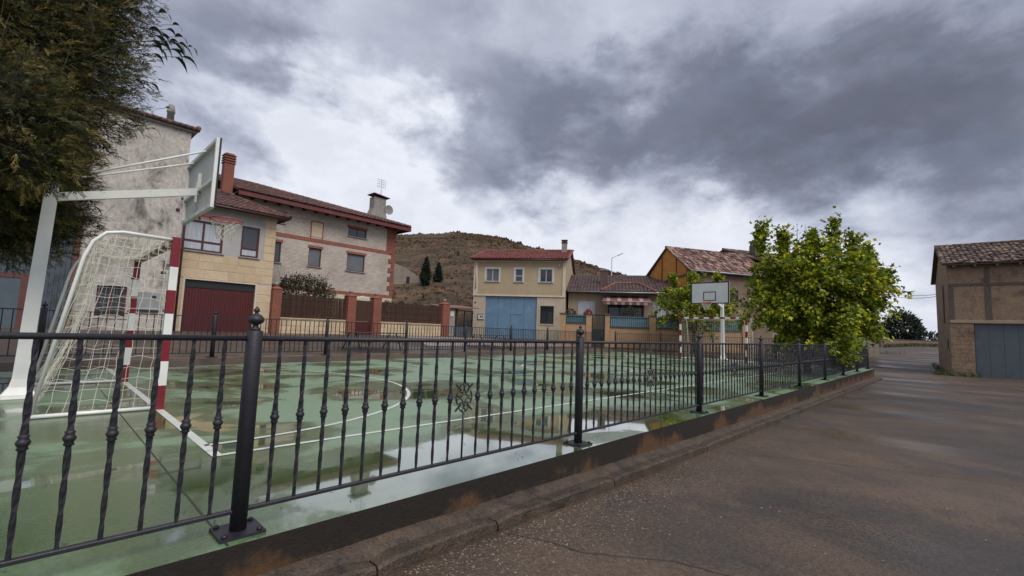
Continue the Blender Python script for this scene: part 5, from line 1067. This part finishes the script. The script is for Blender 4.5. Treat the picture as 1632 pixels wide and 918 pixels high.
def conifer_left():
    base = Vector((-.75, 9.9, 0)); t = thing('evergreen_tree', 'huge dark brownish evergreen overhanging the court at upper left', 'tree', base)
    LF1 = ((-.28, 7.35, 2.82), (.42, .42, .40)); LF2 = ((.0, 7.6, 2.80), (.30, .34, .30)); LF3 = ((-.45, 7.4, 3.35), (.65, .65, .7))
    lobes = [((-.70, 9.2, 4.7), (1.58, 1.58, 2.1)), ((-1.9, 8.5, 4.3), (1.4, 1.4, 1.7)), ((-.55, 9.3, 6.4), (1.45, 1.45, 1.9)), ((-1.7, 8.4, 6.5), (1.6, 1.6, 2.0)), ((-.38, 10.5, 2.75), (.95, .95, 1.0)), ((-.35, 9.6, 3.1), (.85, .85, .9)), ((-1.35, 10.2, 2.75), (1.1, 1.0, 1.0)), ((-1.0, 9.0, 3.45), (1.2, 1.0, 1.05)), ((-.45, 8.75, 3.55), (.75, .7, .8)), ((-.95, 8.6, 4.6), (1.2, 1.1, 1.5)), LF1, LF2, LF3, ((-2.2, 9.2, 3.2), (1.3, 1.1, 1.3))]
    pos = []; nrm = []
    def inside(p, k, s=.88):
        for i, (c, r) in enumerate(lobes):
            if i != k and sum(((p[j]-c[j])/r[j])**2 for j in range(3)) < s*s: return True
        return False
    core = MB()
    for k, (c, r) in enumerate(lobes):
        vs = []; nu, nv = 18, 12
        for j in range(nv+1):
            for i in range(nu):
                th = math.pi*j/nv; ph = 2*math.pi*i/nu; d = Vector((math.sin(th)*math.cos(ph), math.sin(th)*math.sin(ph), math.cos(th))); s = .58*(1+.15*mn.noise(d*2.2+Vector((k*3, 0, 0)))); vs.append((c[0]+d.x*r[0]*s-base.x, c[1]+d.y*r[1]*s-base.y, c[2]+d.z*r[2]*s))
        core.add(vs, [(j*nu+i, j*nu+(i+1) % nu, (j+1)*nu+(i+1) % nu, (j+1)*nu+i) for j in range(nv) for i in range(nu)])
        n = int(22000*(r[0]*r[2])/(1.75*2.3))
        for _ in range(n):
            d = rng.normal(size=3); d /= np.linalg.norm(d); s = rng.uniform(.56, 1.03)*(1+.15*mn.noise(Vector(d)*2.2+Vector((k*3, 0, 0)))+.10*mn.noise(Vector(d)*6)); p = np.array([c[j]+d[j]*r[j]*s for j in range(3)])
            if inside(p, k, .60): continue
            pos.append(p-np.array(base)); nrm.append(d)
    obj('shade_core', core, 'core', t)  # solid dark filler, crown shade put into its colour
    pos = np.array(pos); nrm = np.array(nrm)
    # a feathery spray: curved stem with short side blades
    SV = []; SF = []
    def blade(x, y, z, dx, dy, dz, w):
        o = len(SV); L_ = math.hypot(dx, dy)+1e-9; nx, ny = -dy/L_*w, dx/L_*w; SV.extend([(x-nx, y-ny, z), (x+nx, y+ny, z), (x+dx+nx*.2, y+dy+ny*.2, z+dz), (x+dx-nx*.2, y+dy-ny*.2, z+dz)]); SF.append((o, o+1, o+2, o+3))
    for i in range(5):
        q = i/4; x = q*.8; z = .16*q-.30*q*q
        l = .42*(1-.55*q)
        for s in (-1, 1): blade(x, 0, z, l*.85, s*l*random.uniform(.3, .6), random.uniform(-.10, .12), .034)
    blade(0, 0, 0, .9, 0, -.05, .02)
    dirs = nrm*.55+rng.normal(size=nrm.shape)*.5; dirs[:, 2] += .05; dirs[:, 0] += .25; dirs[:, 1] -= .1
    obj('crown', place(SV, SF, pos, dirs, rng.uniform(.055, .115, len(pos)), 'crown', 'thuja', flat=1.4), None, t)
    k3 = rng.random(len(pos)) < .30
    obj('inner_sprays', place(SV, SF, pos[k3]-nrm[k3]*rng.uniform(.05, .30, (k3.sum(), 1)), dirs[k3], rng.uniform(.16, .28, k3.sum()), 'inner_sprays', 'thuja_shade', flat=1.4), None, t)
    k2 = rng.random(len(pos)) < .11
    obj('outer_sprays', place(SV, SF, pos[k2]+nrm[k2]*.06, dirs[k2]+nrm[k2]*.4, rng.uniform(.09, .20, k2.sum()), 'outer_sprays', 'thuja_lit', flat=1.0), None, t)
    # thin bare twigs along the outline
    tw = MB()
    sel = [i for i in range(len(pos)) if rng.random() < .03]
    for i in sel:
        p = Vector(pos[i]); d = (Vector(nrm[i])*.8+Vector(rng.normal(size=3))*.45); d.normalize(); l = random.uniform(.18, .42); e = p+d*l*.5+Vector((0, 0, .03)); f = p+d*l+Vector((random.uniform(-.05, .05), random.uniform(-.05, .05), random.uniform(.0, .09)))
        tw.tube([p-d*.1, e, f], [.0032, .0024, .0014], 3, cap=False)
        g = e+(f-e).cross(Vector((0, 0, 1)))*.7+(f-e)*.4; tw.tube([e, g], [.002, .0012], 3, cap=False)
    obj('twigs', tw, 'twig', t)
    lb = MB(); limbs(lb, (0, 0, 0), [Vector(c)-base for c, r in lobes[:4]], .13, 2.6); obj('trunk', lb, 'bark', t)
    # large drooping laurel-like leaves sticking out at the right
    for (cx, n, sp, sz) in (((.68, 6.12, 4.10), 24, .12, .22), ((.52, 6.3, 3.62), 6, .12, .16), ((.60, 6.55, 3.24), 6, .10, .17), ((.36, 8.7, 2.50), 7, .09, .14)):
        lv = MB(); cx = Vector(cx)-base; out = Vector((.75, -.15, .1))
        for k in range(n):
            o = cx+Vector((random.gauss(0, sp), random.gauss(0, sp), random.gauss(0, sp*.8))); a = random.uniform(-.9, .9); d = Vector((math.cos(a)*.7, math.sin(a)*.6-.3, random.uniform(-.1, .5))).normalized(); L_ = sz*random.uniform(.75, 1.15); sd_ = d.cross(Vector((0, 0, 1))).normalized(); pts = []
            for j in range(6): q = j/5; pts.append((o+d*L_*q*(1-.25*q)+Vector((0, 0, -L_*.75*q*q)), math.sin(min(1, q*1.02)**.8*math.pi)*L_*.17+.001))
            vs = []
            for p, w_ in pts: vs += [p-sd_*w_+Vector((0, 0, w_*.3)), p, p+sd_*w_+Vector((0, 0, w_*.3))]
            lv.add(vs, [(3*j+m_, 3*j+m_+1, 3*j+m_+4, 3*j+m_+3) for j in range(5) for m_ in range(2)], 0, True); lv.tube([o, o-out*.12-Vector((0, 0, .03))], .003, 3)
        lv.tube([cx+out*.05, cx+Vector((-.25, .35, .02)), cx+Vector((-.55, 1.1, .0)), cx+Vector((-.8, 2.0, .1))], [.004, .006, .009, .014], 5)
        obj('leafy_branch', lv, 'laurel', t)
    return t
M['thuja_shade'] = mat('shaded_conifer_spray', (.042, .050, .016), (.024, .031, .011), rough=.9, scale=1.3, island=.4)  # darker copy of the spray colour for shade inside the crown
M['thuja_lit'] = mat('lit_conifer_spray', (.26, .185, .050), (.14, .115, .034), rough=.85, scale=1.3, island=.45, trans=.15)  # ochre light on the outer sprays put into the colour
M['twig'] = mat('pale_twig', (.16, .105, .05), (.09, .06, .03), rough=.9)
conifer_left()
def bush(name, label, base, c, r, n, leaf, m, cat='shrub', group=None, fine=LEAF_V, ff=LEAF_F, stems=8, shape='ball', arch=0):
    t = thing(name, label, cat, base, 0, group); base = np.array(base); c = np.array(c)-base; r = np.array(r)
    d = rng.normal(size=(n, 3)); d /= np.linalg.norm(d, axis=1, keepdims=True); rad = rng.uniform(.35, 1, n)**.5
    lump = np.array([1+.35*mn.noise(Vector(q)*2.4+Vector(c)) for q in d]); p = c+d*r*(rad*lump)[:, None]
    if shape == 'cone': hgt = np.clip((p[:, 2]-(c[2]-r[2]))/(2*r[2]), 0, 1); p[:, :2] = c[:2]+(p[:, :2]-c[:2])*(np.sin(np.clip(hgt*1.0, 0, 1)**.6*math.pi)*1.0+.12)[:, None]
    dirs = d*.6+rng.normal(size=d.shape)*.6+np.array([0, 0, .25 if shape == 'cone' else 0]); obj('crown', place(fine, ff, p, dirs, rng.uniform(leaf*.6, leaf*1.3, n), 'crown', m), None, t)
    b = MB()
    for k in range(stems): a = random.uniform(0, 6.28); q = Vector(c)+Vector((math.cos(a)*r[0]*.8, math.sin(a)*r[1]*.8, random.uniform(.2, 1.0+arch)*r[2])); b.tube([(random.uniform(-.1, .1), random.uniform(-.1, .1), 0), q*.5+Vector((0, 0, .3)), q], [.03, .015, .004], 4)
    obj('trunk', b, 'bark', t); return t
def local_tb(s, y): return (TB[0]+s*math.cos(ANG)-y*math.sin(ANG), TB[1]+s*math.sin(ANG)+y*math.cos(ANG))
x, y = local_tb(5.5, 1.4); bush('garden_shrub', 'dark arching shrub rising above the reed screen beside tan house', (x, y, .4), (x+.2, y, 2.45), (1.75, .8, 1.2), 6500, .15, 'shrub', stems=22, arch=.5)
for s_, w_ in ((10.6, .5), (11.6, .7), (12.7, .6)):
    x, y = local_tb(s_, .8)
    bush('ivy_clump', {10.6: 'leafy ivy clump on the reed screen next to the gate', 11.6: 'middle ivy clump over the right reed screen', 12.7: 'ivy clump over the reed screen near the end pillar'}[s_], (x, y, .4), (x, y, 2.15), (w_, .4, .45), 800, .12, 'shrub', group='ivy over the reed screen', stems=6)
for px, D, h, w_, lab in ((677, 58, 3.6, .52, 'left and taller of two cypresses on the hillside'), (697, 60, 3.2, .42, 'right and shorter of two cypresses on the hillside')):
    p = cp(px, D); z = hill_z(px, D); zb = 6.3
    bush('cypress', lab, (p.x, p.y, min(z, zb)-.3), (p.x, p.y, zb+h/2-.2), (w_, w_, h/2+.2), 2600, .34, 'cypress', 'tree', 'cypresses on the hill', stems=3, shape='cone')
p = cp(1440, 66); bush('pine_tree', 'dark spreading pine at the end of the road beyond stone wall', (p.x, p.y, .6), (p.x, p.y, 3.3), (2.3, 2.3, 2.3), 5200, .45, 'cypress', 'tree', stems=6)
for (px, D, zc, r, lab) in ((1478, 70, 1.9, 1.3, 'small dark bush behind the stone wall right of the pine'), (1395, 70, 2.4, 1.6, 'dark bush behind the stone wall left of the pine')):
    p = cp(px, D); bush('roadside_bush', lab, (p.x, p.y, .8), (p.x, p.y, zc), (r*1.4, r*1.4, r), 1600, .4, 'cypress', group='bushes behind the stone wall')
def on_f(s, y, A=(24.47, 18.68)): return (A[0]+s*math.cos(FA)-y*math.sin(FA), A[1]+s*math.sin(FA)+y*math.cos(FA))
for (s_, y_, zc, r, m_, lab) in ((.3, .7, 2.35, .45, 'shrub', 'small green plant over the wall by the beige house corner'), (1.5, .6, 2.4, .32, 'flower', 'red flowering plant behind the green railing'), (4.3, .9, 2.5, .6, 'shrub', 'bushy plant under the striped awning')):
    x, y = on_f(s_, y_); bush('potted_plant', lab, (x, y, .6), (x, y, zc), (r, r*.7, r*.8), 520, .12, m_, 'plant', 'plants in the front garden', stems=4)
def weeds():
    b = MB()
    for i in range(1500):
        p = cp(random.uniform(1408, 1500), random.uniform(55, 57.5)); z = rz_(p.x, p.y); h = random.uniform(.12, .5); a = random.uniform(0, 6.28); e = Vector((math.cos(a), math.sin(a), 0)); p = Vector((p.x, p.y, z-.05))
        b.add([p-e*.07, p+e*.07, p+e*.12+Vector((.05, .03, h))], [(0, 1, 2)])
    for i in range(520):
        q = random.random()
        if q < .5: x = 34.0-.25+random.uniform(-.5, .1); y = random.uniform(-.9, .9)
        elif q < .75: p = cp(random.uniform(1395, 1425), 43); x, y = p.x+random.uniform(-1, 1), p.y+random.uniform(-1, 1)
        else: x = random.uniform(34, 44); y = .25+.075*(x-34)+random.uniform(0, .3)
        z = rz_(x, y); h = random.uniform(.08, .35); a = random.uniform(0, 6.28); e = Vector((math.cos(a), math.sin(a), 0)); p = Vector((x, y, z))
        b.add([p-e*.02, p+e*.02, p+e*.08+Vector((.05, .03, h))], [(0, 1, 2)])
    o = obj('weeds', b, 'grass', kind='stuff'); o['label'] = 'sparse weeds growing at the foot of the barn and the far wall'; o['category'] = 'weeds'
weeds()
# hazy air is negligible at these distances
